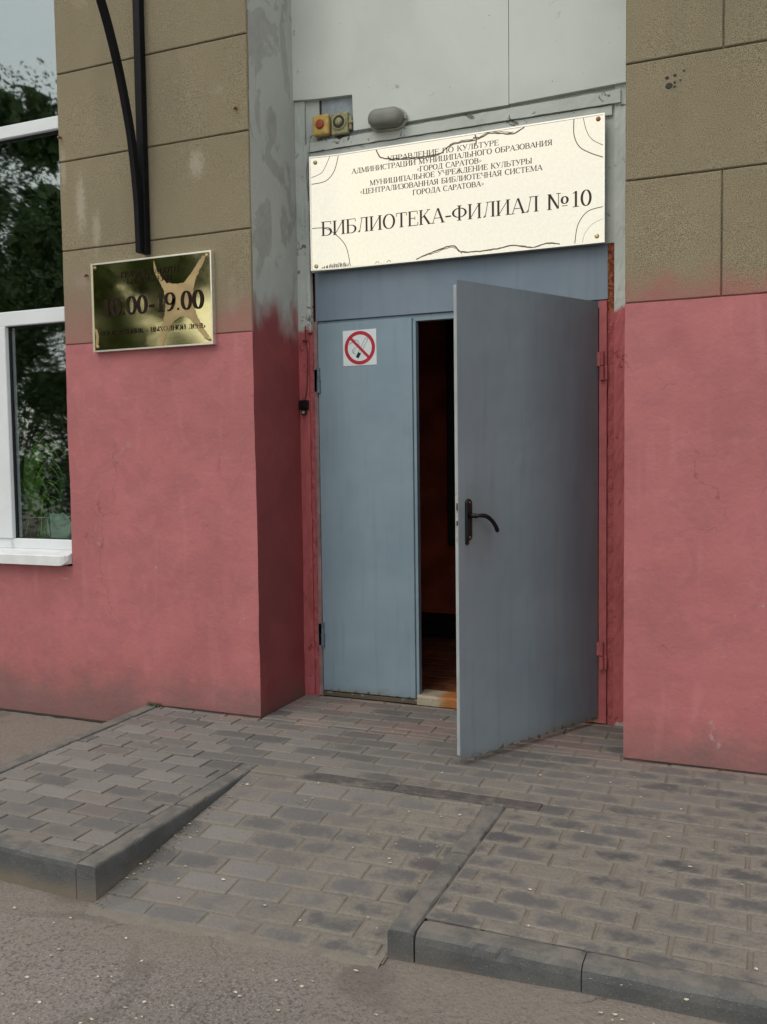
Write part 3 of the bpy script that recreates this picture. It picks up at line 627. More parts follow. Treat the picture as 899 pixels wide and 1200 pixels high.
# --- door set
box('transom_panel', -1.716, -.150, .505, .53, 2.062, 2.40, 'transom', bld, .002)
DT = 2.05
frm = thing('door_frame', None, None); frm.parent = bld
for k in list(frm.keys()): del frm[k]
box('frame_post', -1.727, -1.704, .497, .56, .0, 2.06, 'mauve', frm, .002)
box('frame_post', -.190, -.152, .490, .57, .0, 2.055, 'pframe', frm, .002)
box('frame_rail', -1.704, -.190, .520, .56, 2.028, 2.0605, 'leaf_l', frm, .001)
box('frame_sill', -1.704, -1.148, .503, .56, .0, .024, 'leaf_l', frm, .002)
bm = bmesh.new(); rs = []
for i in range(26):
    x = -1.147+(.957*i/25); w1 = nz3(x, 0, 0, 16, .005)
    rs.append([(x, .62, 0), (x, .497+w1, 0), (x, .496+w1, .04), (x, .504+w1, .052+w1*.5), (x, .62, .054)])
loft(bm, rs); bmesh.ops.recalc_face_normals(bm, faces=bm.faces); obj('threshold', bm, 'thresh', bld)
def hinge(parent, x, y, z, mat, r=.011):
    bm = bmesh.new()
    tube(bm, [(x, y, z-.068), (x, y, z-.004)], r, 12); tube(bm, [(x, y, z+.001), (x, y, z+.068)], r*.8, 12)
    tube(bm, [(x, y, z-.004), (x, y, z+.001)], r*1.15, 12)
    bx(bm, x-.03, x-.003, y+.004, y+.010, z-.06, z+.06)
    return obj('hinge', bm, mat, parent, smooth=False)
# closed narrow leaf
dl = thing('door', None, None, (-1.702, .499, 0)); dl.parent = bld
dl['label'] = 'narrow closed light blue leaf of the door'; 
o = box('door_panel', 0, .548, 0, .045, .030, 2.045, 'leaf_l', dl, .0025)
o = box('door_edge_strip', .549, .566, .010, .05, .032, 2.03, 'leaf_l', dl, .001)
h1 = hinge(dl, .004, -.006, 1.742, 'steel'); h2 = hinge(dl, .004, -.006, .343, 'steel')
# open wide leaf
HX, HY = -.1892, .497; EX, EY = -.6251, -.3486
ang = math.atan2(EY-HY, EX-HX)        # leaf runs along local +x from the hinge to the free edge
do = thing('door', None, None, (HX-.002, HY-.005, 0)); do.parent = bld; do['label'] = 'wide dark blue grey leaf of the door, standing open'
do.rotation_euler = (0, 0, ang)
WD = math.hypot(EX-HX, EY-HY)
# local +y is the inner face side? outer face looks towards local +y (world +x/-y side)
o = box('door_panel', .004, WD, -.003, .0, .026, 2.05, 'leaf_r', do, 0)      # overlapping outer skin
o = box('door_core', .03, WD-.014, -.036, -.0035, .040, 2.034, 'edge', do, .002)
b = bmesh.new(); bx(b, WD-.0139, WD-.0128, -.030, -.012, .96, 1.17); obj('lock_plate', b, 'steel2', do)
for za, zb in ((1.095, 1.125), (1.03, 1.05)):
    b = bmesh.new(); bx(b, WD-.0127, WD-.0118, -.025, -.017, za, zb); obj('lock_slot', b, 'dkhole', do)
# handle (local frame: x distance from hinge)
hx = WD-.056
b = bmesh.new()
def stad(cx_, cz_, wdt, hgt, y, n=10):
    r = wdt/2; q = []
    for i in range(n+1): t = math.pi*i/n; q.append((cx_+r*math.cos(t), y, cz_+hgt/2-r+r*math.sin(t)))
    for i in range(n+1): t = math.pi+math.pi*i/n; q.append((cx_+r*math.cos(t), y, cz_-hgt/2+r+r*math.sin(t)))
    return q
loft(b, [stad(hx, 1.054, .036, .178, .0), stad(hx, 1.054, .036, .178, .006), stad(hx, 1.054, .029, .171, .0105)]); bmesh.ops.recalc_face_normals(b, faces=b.faces)
hp = obj('handle_plate', b, 'handle', do, smooth=False)
b = bmesh.new()
tube(b, [(hx, .008, 1.072), (hx, .05, 1.072)], .010, 12)
lv = [(hx+.004, .048, 1.072), (hx-.02, .052, 1.073), (hx-.045, .053, 1.071), (hx-.07, .052, 1.062), (hx-.095, .050, 1.046), (hx-.117, .048, 1.024), (hx-.130, .046, 1.004), (hx-.134, .045, .996)]
tube(b, lv, [.0075, .0085, .0095, .0095, .0085, .009, .010, .005], 12)
obj('handle_lever', b, 'handle', do, smooth=True)
b = bmesh.new(); tube(b, [(hx, .010, 1.128), (hx, .012, 1.128)], .004, 10); obj('handle_screw', b, 'brass', do)
b = bmesh.new(); tube(b, [(hx, .010, .980), (hx, .012, .980)], .004, 10); obj('handle_screw', b, 'brass', do)
b = bmesh.new(); tube(b, [(hx, .010, 1.005), (hx, .013, 1.005)], .007, 12); obj('keyhole_ring', b, 'handle', do)
b = bmesh.new(); loft(b, [stad(hx+.010, .962, .018, .030, .001), stad(hx+.010, .962, .016, .028, .007)]); bmesh.ops.recalc_face_normals(b, faces=b.faces); obj('keyhole_cover', b, 'handle', do)
for z in (1.745, .34):
    b = bmesh.new(); tube(b, [(-.173, .478, z-.068), (-.173, .478, z-.003)], .0125, 12); tube(b, [(-.173, .478, z+.002), (-.173, .478, z+.068)], .0095, 12)
    bx(b, -.203, -.176, .481, .486, z+.0, z+.065); bx(b, -.172, -.150, .482, .4885, z-.065, z+.0)
    obj('hinge', b, 'pframe', frm)

# --- vestibule seen through the gap
ves = thing('vestibule', None, None); ves.parent = bld
for k in list(ves.keys()): del ves[k]
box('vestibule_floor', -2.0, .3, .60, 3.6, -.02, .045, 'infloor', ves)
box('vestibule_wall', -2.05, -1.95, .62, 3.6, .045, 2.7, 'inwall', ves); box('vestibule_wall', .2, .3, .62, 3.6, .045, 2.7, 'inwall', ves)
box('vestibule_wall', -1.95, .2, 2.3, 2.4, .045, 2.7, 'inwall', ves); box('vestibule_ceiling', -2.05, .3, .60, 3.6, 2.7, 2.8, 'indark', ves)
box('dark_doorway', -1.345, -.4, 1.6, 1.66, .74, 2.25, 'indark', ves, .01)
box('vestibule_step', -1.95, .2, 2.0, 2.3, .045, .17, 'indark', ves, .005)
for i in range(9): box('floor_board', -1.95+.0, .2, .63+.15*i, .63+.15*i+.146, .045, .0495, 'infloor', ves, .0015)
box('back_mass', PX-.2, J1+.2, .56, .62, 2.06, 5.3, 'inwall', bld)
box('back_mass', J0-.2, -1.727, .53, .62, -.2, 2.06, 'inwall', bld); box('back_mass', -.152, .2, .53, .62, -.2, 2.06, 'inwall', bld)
box('back_mass', J0, J1, .62, 1.0, -.3, -.03, 'inwall', bld)

# --- window (left)
WY = .085
win = thing('window', None, None); win.parent = bld
for k in list(win.keys()): del win[k]
XW0, XW1 = -4.6, WX
b = bmesh.new()
def fr(b, x0, x1, z0, z1, y0=WY, y1=WY+.065, bev=.004): bx(b, x0, x1, y0, y1, z0, z1, bev)
fr(b, -3.06, -2.99, .815, 4.4); fr(b, XW0, XW0+.06, .815, 4.4)
fr(b, XW0+.06, -3.06, .815, .874, WY-.004); fr(b, XW0+.06, -3.06, 2.100, 2.182, WY-.012); fr(b, XW0+.06, -3.06, 3.152, 3.222, WY-.012)
fr(b, -3.625, -3.500, .874, 2.100, WY-.016); fr(b, XW0+.06, -3.06, 4.33, 4.4)
obj('window_frame', b, 'pvc', win)
b = bmesh.new()
for x0, x1, z0, z1 in ((-3.500, -3.06, .874, 2.100), (-4.54, -3.625, .874, 2.1), (-4.54, -3.06, 2.182, 3.152), (-4.54, -3.06, 3.222, 4.33)):
    t = .007
    bx(b, x0, x0+t, WY+.012, WY+.05, z0, z1); bx(b, x1-t, x1, WY+.012, WY+.05, z0, z1)
    bx(b, x0+t, x1-t, WY+.012, WY+.05, z0, z0+t*.6); bx(b, x0+t, x1-t, WY+.012, WY+.05, z1-t, z1)
    pn = box('pane', x0+t, x1-t, WY+.022, WY+.026, z0+t*.6, z1-t, 'glass', win)
obj('gasket', b, 'gasket', win)
b = bmesh.new(); bx(b, -3.520, -3.506, WY-.020, WY-.014, .83, .86); obj('drain_cap', b, 'pvc', win)
# sill: thin folded sheet with rounded nose
b = bmesh.new(); rs = []
for x, k in ((XW0-.03, 1), (-3.06, 1), (-3.035, .97), (-3.02, .8), (-3.006, .45)):
    yo = -.055*k; rs.append([(x, WY, .816), (x, .0, .808), (x, yo+.004, .800), (x, yo, .795), (x, yo, .795-.052*k), (x, yo+.01, .795-.054*k), (x, .0, .745+.01*(1-k)), (x, WY, .745+.01*(1-k))])
loft(b, rs); bmesh.ops.recalc_face_normals(b, faces=b.faces); obj('sill', b, 'sillm', win)
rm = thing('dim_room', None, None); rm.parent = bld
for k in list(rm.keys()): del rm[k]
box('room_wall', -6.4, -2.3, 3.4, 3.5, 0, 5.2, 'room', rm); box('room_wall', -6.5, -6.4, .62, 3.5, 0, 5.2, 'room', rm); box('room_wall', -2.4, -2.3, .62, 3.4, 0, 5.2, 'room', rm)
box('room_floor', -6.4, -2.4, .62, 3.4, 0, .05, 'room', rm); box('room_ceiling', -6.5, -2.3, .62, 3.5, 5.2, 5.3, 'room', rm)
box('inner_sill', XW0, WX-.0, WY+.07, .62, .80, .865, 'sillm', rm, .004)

# ------------------------------------------------------------------ serif lettering as flat meshes
def el(cx_, cy_, rx, ry, a0, a1, n=16): return [(cx_+rx*math.cos(R_(a0+(a1-a0)*i/n)), cy_+ry*math.sin(R_(a0+(a1-a0)*i/n))) for i in range(n+1)]
def st(x): return ('T', [(x, .0), (x, 1)])
def sf(x, y, h=.12): return ('h', [(x-h, y), (x+h, y)])
def stem(x): return [st(x), sf(x, .02), sf(x, .98)]
bowl_lo = [('c', el(.34, .29, .27, .27, 90, -90)), ('h', [(.14, .56), (.34, .56)]), ('h', [(.14, .02), (.34, .02)])]
bowl_hi = [('c', el(.32, .745, .24, .235, 90, -90)), ('h', [(.14, .98), (.32, .98)]), ('h', [(.14, .51), (.32, .51)])]
G = {
 'А': (.76, [('h', [(.08, 0), (.37, 1)]), ('T', [(.39, .98), (.68, 0)]), ('h', [(.16, .34), (.56, .34)]), sf(.08, .02), sf(.68, .02)]),
 'Б': (.70, stem(.14)+[('h', [(.14, .98), (.60, .98)]), ('h', [(.60, .98), (.61, .78)])]+bowl_lo),
 'В': (.70, stem(.14)+bowl_hi+bowl_lo[:1]+[('h', [(.14, .02), (.34, .02)])]),
 'Г': (.62, stem(.14)+[('h', [(.14, .98), (.58, .98)]), ('h', [(.58, .98), (.59, .76)])]),
 'Д': (.80, [('h', [(.18, .03), (.34, .98)]), st(.60), ('h', [(.26, .98), (.72, .98)]), ('h', [(.03, .03), (.77, .03)]), ('h', [(.04, .04), (.04, -.17)]), ('h', [(.76, .04), (.76, -.17)])]),
 'Е': (.66, stem(.14)+[('h', [(.14, .98), (.58, .98)]), ('h', [(.58, .98), (.59, .78)]), ('h', [(.14, .51), (.44, .51)]), ('h', [(.44, .62), (.44, .40)]), ('h', [(.14, .02), (.60, .02)]), ('h', [(.60, .02), (.62, .24)])]),
 'Ж': (1.0, stem(.5)+[('h', [(.16, .96), (.48, .52)]), ('T', [(.36, .60), (.12, .02)]), ('h', [(.84, .96), (.52, .52)]), ('T', [(.64, .60), (.88, .02)]), sf(.12, .02, .1), sf(.88, .02, .1)]),
 'З': (.60, [('c', el(.28, .75, .22, .235, 150, -90)), ('c', el(.28, .27, .26, .26, 90, -155))]),
 'И': (.82, stem(.14)+stem(.66)+[('h', [(.16, .06), (.64, .94)])]),
 'Й': (.82, stem(.14)+stem(.66)+[('h', [(.16, .06), (.64, .94)]), ('h', el(.40, 1.22, .13, .09, 180, 360, 8))]),
 'К': (.74, stem(.14)+[('h', [(.20, .46), (.58, .96)]), ('T', [(.32, .60), (.62, .03)]), sf(.65, .02), sf(.58, .98, .1)]),
 'Л': (.76, [('h', [(.18, .10), (.32, .98)]), st(.60), ('h', [(.22, .98), (.72, .98)]), sf(.60, .02), ('c', [(.18, .12), (.13, .03), (.05, .04)])]),
 'М': (.98, [('h', [(.14, .0), (.14, 1)]), ('T', [(.17, .98), (.46, .06)]), ('h', [(.48, .06), (.78, .98)]), st(.82), sf(.14, .02), sf(.82, .02), sf(.12, .98, .08), sf(.84, .98, .1)]),
 'Н': (.82, stem(.14)+stem(.66)+[('h', [(.14, .51), (.66, .51)])]),
 'О': (.80, [('c', el(.39, .5, .31, .49, 0, 360, 32))]),
 'П': (.80, stem(.14)+stem(.64)+[('h', [(.14, .98), (.64, .98)])]),
 'Р': (.64, stem(.14)+bowl_hi),
 'С': (.72, [('c', el(.40, .5, .32, .49, 48, 312, 26)), ('h', [(.62, .98), (.62, .74)])]),
 'Т': (.70, [st(.34), sf(.34, .02), ('h', [(.04, .98), (.64, .98)]), ('h', [(.04, .98), (.03, .76)]), ('h', [(.64, .98), (.65, .76)])]),
 'У': (.72, [('T', [(.12, .98), (.38, .34)]), ('h', [(.62, .98), (.34, .14), (.24, .02), (.12, .04)]), sf(.12, .98), sf(.61, .98, .1)]),
 'Ф': (.88, stem(.42)+[('c', el(.42, .52, .36, .30, 0, 360, 30))]),
 'Х': (.74, [('T', [(.12, .98), (.60, .02)]), ('h', [(.60, .98), (.12, .02)]), sf(.12, .98), sf(.60, .02), sf(.60, .98, .1), sf(.12, .02, .1)]),
 'Ц': (.84, stem(.14)+stem(.62)+[('h', [(.14, .02), (.80, .02)]), ('h', [(.80, .04), (.80, -.18)])]),
 'Ч': (.76, stem(.60)+[('T', [(.14, .98), (.14, .68)]), ('h', [(.14, .68), (.20, .52), (.36, .46), (.60, .52)]), sf(.14, .98)]),
 'Ы': (.98, stem(.14)+bowl_lo+stem(.82)),
 'Ь': (.68, stem(.14)+bowl_lo),
 'Я': (.72, stem(.56)+[('c', el(.36, .745, .24, .235, 90, 270)), ('h', [(.36, .98), (.56, .98)]), ('h', [(.36, .51), (.56, .51)]), ('T', [(.36, .50), (.14, .02)]), sf(.12, .02, .09)]),
 'е': (.66, [('c', el(.34, .5, .27, .46, 10, 315, 24)), ('h', [(.07, .52), (.60, .52)])]),
 '0': (.62, [('c', el(.30, .5, .22, .49, 0, 360, 28))]),
 '1': (.50, [st(.28), sf(.28, .02, .16), ('h', [(.28, .98), (.12, .86)])]),
 '9': (.62, [('c', el(.30, .68, .22, .31, 0, 360, 26)), ('c', [(.52, .66), (.50, .40), (.40, .14), (.26, .02), (.14, .03)])]),
 '№': (1.22, stem(.12)[:2]+[sf(.10, .98, .08), ('T', [(.13, .98), (.58, .04)]), ('h', [(.60, .02), (.60, .98)]), sf(.60, .98), ('c', el(.92, .52, .15, .22, 0, 360, 20)), ('h', [(.77, .16), (1.07, .16)])]),
 '-': (.44, [('H', [(.06, .36), (.38, .36)])]), '.': (.28, [('d', (.12, .06))]), ':': (.28, [('d', (.12, .06)), ('d', (.12, .5))]),
 '«': (.5, [('h', [(.24, .62), (.08, .40), (.24, .18)]), ('h', [(.42, .62), (.26, .40), (.42, .18)])]),
 '»': (.5, [('h', [(.08, .62), (.24, .40), (.08, .18)]), ('h', [(.26, .62), (.42, .40), (.26, .18)])]),
 ' ': (.42, []), '–': (.6, [('H', [(.06, .36), (.52, .36)])]),
}
for ch in 'понедльикывхйь': 
    if ch not in G: G[ch] = G[ch.upper()]
def lettering(name, text, x0, x1, z0, hgt, y, mat, parent, z1=None, thick=.15, thin=.045, off=.0005, sx=1.12):
    """text in XZ plane facing -y, stretched to x0..x1; baseline goes z0 -> z1"""
    W_ = sum(G[c][0] for c in text); kx = (x1-x0)/W_; z1 = z0 if z1 is None else z1
    bm = bmesh.new(); cx_ = 0; cnt = 0
    def quad(p, q, wa, wb):
        nonlocal cnt
        d = Vector((q[0]-p[0], q[1]-p[1])); 
        if d.length < 1e-6: return
        n = Vector((-d.y, d.x)).normalized(); e_ = d.normalized()*.0
        pts = [(p[0]+n.x*wa/2, p[1]+n.y*wa/2), (q[0]+n.x*wb/2, q[1]+n.y*wb/2), (q[0]-n.x*wb/2, q[1]-n.y*wb/2), (p[0]-n.x*wa/2, p[1]-n.y*wa/2)]
        cnt += 1; yy = y-off-.00001*(cnt % 9)
        bm.faces.new([bm.verts.new((a_, yy, b_)) for a_, b_ in pts])
    for c in text:
        gw, stks = G[c]
        def T_(p): 
            X = x0+(cx_+p[0])*kx; return (X, z0+(z1-z0)*(X-x0)/(x1-x0)+p[1]*hgt)
        for k, pts in stks:
            if k == 'd':
                a_ = T_(pts); quad((a_[0]-.07*hgt, a_[1]), (a_[0]+.07*hgt, a_[1]), .13*hgt, .13*hgt); continue
            q = [T_(p) for p in pts]; n_ = len(q)
            closed = n_ > 4 and abs(q[0][0]-q[-1][0])+abs(q[0][1]-q[-1][1]) < 1e-4*1
            ws = []
            for i in range(n_):
                if k == 'T': w_ = thick
                elif k == 'h': w_ = thin
                elif k == 'H': w_ = thick*.7
                else:
                    a_, b_ = q[(i-1) % n_ if i else 0], q[min(i+1, n_-1)]; d = Vector((b_[0]-a_[0], b_[1]-a_[1])).normalized()
                    if i in (0, n_-1) and closed: d = Vector((0, 1))
                    w_ = thin+(thick*1.08-thin)*abs(d.y)**1.6
                ws.append(w_*hgt*sx)
            if k in ('T', 'h', 'H') and n_ == 2: quad(q[0], q[1], ws[0], ws[0])
            else:
                L_ = []; 
                for i in range(n_):
                    a_, b_ = q[i-1] if i else (q[-2] if closed else q[0]), q[i+1] if i < n_-1 else (q[1] if closed else q[-1])
                    d = Vector((b_[0]-a_[0], b_[1]-a_[1])).normalized(); n2 = Vector((-d.y, d.x))
                    yy = y-off-.00011
                    L_.append((bm.verts.new((q[i][0]+n2.x*ws[i]/2, yy, q[i][1]+n2.y*ws[i]/2)), bm.verts.new((q[i][0]-n2.x*ws[i]/2, yy, q[i][1]-n2.y*ws[i]/2))))
                for i in range(n_-1): bm.faces.new([L_[i][0], L_[i+1][0], L_[i+1][1], L_[i][1]])
        cx_ += gw
    o = obj(name, bm, mat, parent); return o
def line2(bm, pts, wd, y):
    n_ = len(pts); L_ = []
    for i in range(n_):
        a_, b_ = pts[max(i-1, 0)], pts[min(i+1, n_-1)]; d = Vector((b_[0]-a_[0], b_[1]-a_[1])).normalized(); n2 = Vector((-d.y, d.x)); w_ = wd[i] if isinstance(wd, list) else wd
        L_.append((bm.verts.new((pts[i][0]+n2.x*w_/2, y, pts[i][1]+n2.y*w_/2)), bm.verts.new((pts[i][0]-n2.x*w_/2, y, pts[i][1]-n2.y*w_/2))))
    for i in range(n_-1): bm.faces.new([L_[i][0], L_[i+1][0], L_[i+1][1], L_[i][1]])
def smooth_pts(p, n=8):
    o = []
    for i in range(len(p)-1):
        p0, p1, p2, p3 = p[max(i-1, 0)], p[i], p[i+1], p[min(i+2, len(p)-1)]
        for k in range(n):
            t = k/n; o.append(tuple(.5*(2*p1[c]+(p2[c]-p0[c])*t+(2*p0[c]-5*p1[c]+4*p2[c]-p3[c])*t*t+(3*p1[c]-p0[c]-3*p2[c]+p3[c])*t**3) for c in range(len(p[0]))))
    return o+[p[-1]]

# ------------------------------------------------------------------ big sign over the door
SY = .452
sg = thing('library_sign', 'large polished pale gold sign with dark Cyrillic lettering over the doorway', 'sign', (-.93, .47, 2.326))
LX = lambda x: x+.93
def rel(o, t): o.parent = t; o.matrix_parent_inverse = Matrix.Translation(t.location).inverted(); return o
x0, x1, z0, z1 = -1.693, -.1645, 2.3265, 2.909
b = bmesh.new(); n = 90; gg = [[b.verts.new((x0+(x1-x0)*i/n, yy, zz)) for i in range(n+1)] for yy, zz in ((SY+.010, z0), (SY, z0), (SY, z1), (SY+.010, z1))]
for ra, rb in zip(gg, gg[1:]):
    for i in range(n): b.faces.new([ra[i], ra[i+1], rb[i+1], rb[i]])
bmesh.ops.recalc_face_normals(b, faces=b.faces)
rel(obj('sign_plate', b, 'gold'), sg)
b = bmesh.new(); t = .007
for za, zb in ((z0-t, z0), (z1, z1+t)): loft(b, [[(x, SY-.003, za), (x, SY+.016, za), (x, SY+.016, zb), (x, SY-.003, zb)] for x in [x0-t+(x1-x0+2*t)*i/60 for i in range(61)]])
bmesh.ops.recalc_face_normals(b, faces=b.faces); bx(b, x0-t, x0, SY-.003, SY+.016, z0, z1); bx(b, x1, x1+t, SY-.003, SY+.016, z0, z1)
rel(obj('sign_rim', b, 'rim'), sg)
for t_, a_, b_, zz, h_ in (('УПРАВЛЕНИЕ ПО КУЛЬТУРЕ', -1.26, -.668, 2.8395, .026), ('АДМИНИСТРАЦИИ МУНИЦИПАЛЬНОГО ОБРАЗОВАНИЯ', -1.463, -.405, 2.803, .026),
                      ('«ГОРОД САРАТОВ»', -1.10, -.755, 2.766, .026), ('МУНИЦИПАЛЬНОЕ УЧРЕЖДЕНИЕ КУЛЬТУРЫ', -1.361, -.503, 2.7305, .026),
                      ('«ЦЕНТРАЛИЗОВАННАЯ БИБЛИОТЕЧНАЯ СИСТЕМА', -1.418, -.453, 2.692, .026), ('ГОРОДА САРАТОВА»', -1.123, -.744, 2.653, .026),
                      ('БИБЛИОТЕКА-ФИЛИАЛ №10', -1.642, -.215, 2.499, .074)):
    rel(lettering('lettering', t_, a_, b_, zz, h_, SY, 'ink', None, thick=.16 if h_ < .05 else .13, thin=.06 if h_ < .05 else .04), sg)
b = bmesh.new()
for c_, pts, wd in ((0, [(-1.538, 2.905), (-1.562, 2.831), (-1.61, 2.784), (-1.690, 2.773)], .004), (0, [(-1.586, 2.907), (-1.623, 2.839), (-1.650, 2.82), (-1.690, 2.808)], .003),
                    (0, [(-.302, 2.908), (-.301, 2.833), (-.275, 2.776), (-.221, 2.739), (-.166, 2.714)], .0045), (0, [(-.258, 2.908), (-.242, 2.844), (-.215, 2.801), (-.166, 2.769)], .003),
                    (0, [(-.298, 2.328), (-.283, 2.414), (-.238, 2.471), (-.166, 2.486)], .004), (0, [(-.262, 2.328), (-.25, 2.37), (-.215, 2.41), (-.166, 2.43)], .0015),
                    (0, [(-1.691, 2.542), (-1.63, 2.54), (-1.575, 2.513), (-1.504, 2.437), (-1.478, 2.328)], .004)):
    b = bmesh.new(); line2(b, smooth_pts(pts), wd, SY-.00035); rel(obj('engraved_arc', b, 'arc'), sg)
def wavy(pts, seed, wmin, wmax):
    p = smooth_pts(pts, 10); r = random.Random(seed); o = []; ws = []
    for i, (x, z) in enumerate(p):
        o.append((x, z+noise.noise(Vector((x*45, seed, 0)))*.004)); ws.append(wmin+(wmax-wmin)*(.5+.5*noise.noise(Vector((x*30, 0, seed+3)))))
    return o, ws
b = bmesh.new()  # warped reflections of cables, drawn on the plate as brown lines
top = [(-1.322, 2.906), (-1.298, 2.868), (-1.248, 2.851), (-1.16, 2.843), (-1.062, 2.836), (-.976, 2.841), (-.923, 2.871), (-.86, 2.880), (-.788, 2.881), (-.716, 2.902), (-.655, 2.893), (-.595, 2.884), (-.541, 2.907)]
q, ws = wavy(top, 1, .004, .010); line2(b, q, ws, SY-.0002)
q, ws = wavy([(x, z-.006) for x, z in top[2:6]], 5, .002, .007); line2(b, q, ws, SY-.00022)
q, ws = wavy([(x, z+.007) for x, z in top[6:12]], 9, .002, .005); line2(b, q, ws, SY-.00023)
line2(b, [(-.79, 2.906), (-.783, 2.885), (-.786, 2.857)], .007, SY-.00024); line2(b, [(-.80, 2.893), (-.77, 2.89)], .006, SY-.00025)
bot = [(-1.108, 2.329), (-1.035, 2.352), (-.913, 2.378), (-.863, 2.343), (-.735, 2.338), (-.66, 2.343), (-.599, 2.349), (-.504, 2.330), (-.45, 2.340), (-.411, 2.341), (-.37, 2.333)]  # mirrored tree and cable line, drawn along the lower edge
rel(obj('painted_reflection_line', b, 'wave'), sg); b = bmesh.new()
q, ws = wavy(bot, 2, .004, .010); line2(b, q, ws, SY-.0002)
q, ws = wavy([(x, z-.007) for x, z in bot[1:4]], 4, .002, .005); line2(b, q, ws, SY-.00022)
rel(obj('painted_reflection_line', b, 'wave'), sg); b = bmesh.new()
for i in range(26):  # small mirrored trees, drawn on the plate as short brown strokes
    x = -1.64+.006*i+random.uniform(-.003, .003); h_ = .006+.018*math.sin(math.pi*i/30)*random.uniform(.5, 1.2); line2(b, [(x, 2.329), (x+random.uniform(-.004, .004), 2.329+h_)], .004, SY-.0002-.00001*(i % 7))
rel(obj('painted_tree_reflection', b, 'wave'), sg); b = bmesh.new()
for x in (-1.335, -1.27): b = bmesh.new(); line2(b, [(x, 2.329), (x+.008, 2.338), (x+.018, 2.336), (x+.022, 2.329)], .003, SY-.00021); rel(obj('painted_reflection_line', b, 'wave'), sg)  # two more bits of reflection drawn on the plate
def screw(x, z, y, mt, parent, r=.011, d=.006):
    b = bmesh.new(); loft(b, [[(x+r*k*math.cos(2*math.pi*i/14), y-yy, z+r*k*math.sin(2*math.pi*i/14)) for i in range(14)] for k, yy in ((1, 0), (1, d*.4), (.8, d*.85), (.4, d))])
    bmesh.ops.recalc_face_normals(b, faces=b.faces); rel(obj('screw', b, mt), parent)
for x, z, mt in ((-1.667, 2.884, 'brass'), (-.188, 2.892, 'copper'), (-.194, 2.352, 'brass'), (-1.671, 2.342, 'brass')): screw(x, z, SY, mt, sg)

# plate bowed forward at its left end so it mirrors sky, not the reveal
for ch in sg.children:
    for v_ in ch.data.vertices:
        d = max(0, .22-(v_.co.x+1.693)); v_.co.y -= .38*d*d
# ------------------------------------------------------------------ opening-hours plaque
PY = -.026
pq = thing('opening_hours_plaque', 'small polished dark gold plaque showing opening hours on the tan wall under the black bracket', 'plaque', (-2.405, 0, 1.904))
x0, x1, z0, z1 = -2.775, -2.033, 1.911, 2.362
# plate is slightly pillowed between its corner screws
b = bmesh.new(); n = 28; gg = []
for k in range(n+1):
    row = []
    for i in range(n+1):
        u, v_ = i/n, k/n; x = x0+(x1-x0)*u; z = z0+(z1-z0)*v_
        row.append(b.verts.new((x, PY-.0015*math.sin(math.pi*u)*math.sin(math.pi*v_), z)))
    gg.append(row)
for k in range(n):
    for i in range(n): b.faces.new([gg[k][i], gg[k][i+1], gg[k+1][i+1], gg[k+1][i]])
rel(obj('plaque_plate', b, 'goldd', smooth=True), pq)
b = bmesh.new(); t = .008
bx(b, x0-t, x1+t, PY-.004, .004, z0-t, z0); bx(b, x0-t, x1+t, PY-.004, .004, z1, z1+t); bx(b, x0-t, x0, PY-.004, .004, z0, z1); bx(b, x1, x1+t, PY-.004, .004, z0, z1); bx(b, x0, x1, PY+.003, .004, z0, z1)
rel(obj('plaque_rim', b, 'rim'), pq)
# warped reflection painted on as a tan star-shaped patch running out to the right-hand screws
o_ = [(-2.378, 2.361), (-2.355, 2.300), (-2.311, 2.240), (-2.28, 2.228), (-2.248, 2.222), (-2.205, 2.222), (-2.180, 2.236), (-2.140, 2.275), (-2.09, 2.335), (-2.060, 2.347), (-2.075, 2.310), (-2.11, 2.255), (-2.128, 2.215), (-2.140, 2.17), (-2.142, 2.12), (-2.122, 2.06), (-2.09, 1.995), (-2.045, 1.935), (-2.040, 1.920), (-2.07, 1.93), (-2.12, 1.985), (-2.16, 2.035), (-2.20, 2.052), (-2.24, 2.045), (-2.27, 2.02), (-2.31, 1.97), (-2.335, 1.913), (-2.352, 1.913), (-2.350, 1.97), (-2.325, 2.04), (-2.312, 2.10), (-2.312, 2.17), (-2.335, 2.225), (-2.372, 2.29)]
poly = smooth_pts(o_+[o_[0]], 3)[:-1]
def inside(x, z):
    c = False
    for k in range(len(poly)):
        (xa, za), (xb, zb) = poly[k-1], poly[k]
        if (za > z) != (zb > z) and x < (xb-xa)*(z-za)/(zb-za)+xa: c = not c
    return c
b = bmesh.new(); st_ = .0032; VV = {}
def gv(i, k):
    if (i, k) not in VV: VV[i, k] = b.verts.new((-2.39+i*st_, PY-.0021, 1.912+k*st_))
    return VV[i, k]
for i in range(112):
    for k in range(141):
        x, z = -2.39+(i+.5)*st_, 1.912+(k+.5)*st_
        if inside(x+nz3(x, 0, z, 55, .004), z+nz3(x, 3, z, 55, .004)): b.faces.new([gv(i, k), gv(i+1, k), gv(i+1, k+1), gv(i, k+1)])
rel(obj('painted_reflection_patch', b, 'plaque_refl'), pq)
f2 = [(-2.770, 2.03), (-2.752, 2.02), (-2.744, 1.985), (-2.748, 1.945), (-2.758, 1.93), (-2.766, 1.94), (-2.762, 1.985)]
b = bmesh.new(); b.faces.new([b.verts.new((x, PY-.0019, z)) for x, z in f2][::-1]); rel(obj('painted_reflection_patch', b, 'plaque_refl'), pq)  # smaller painted reflection at the left end
YT = PY-.0026
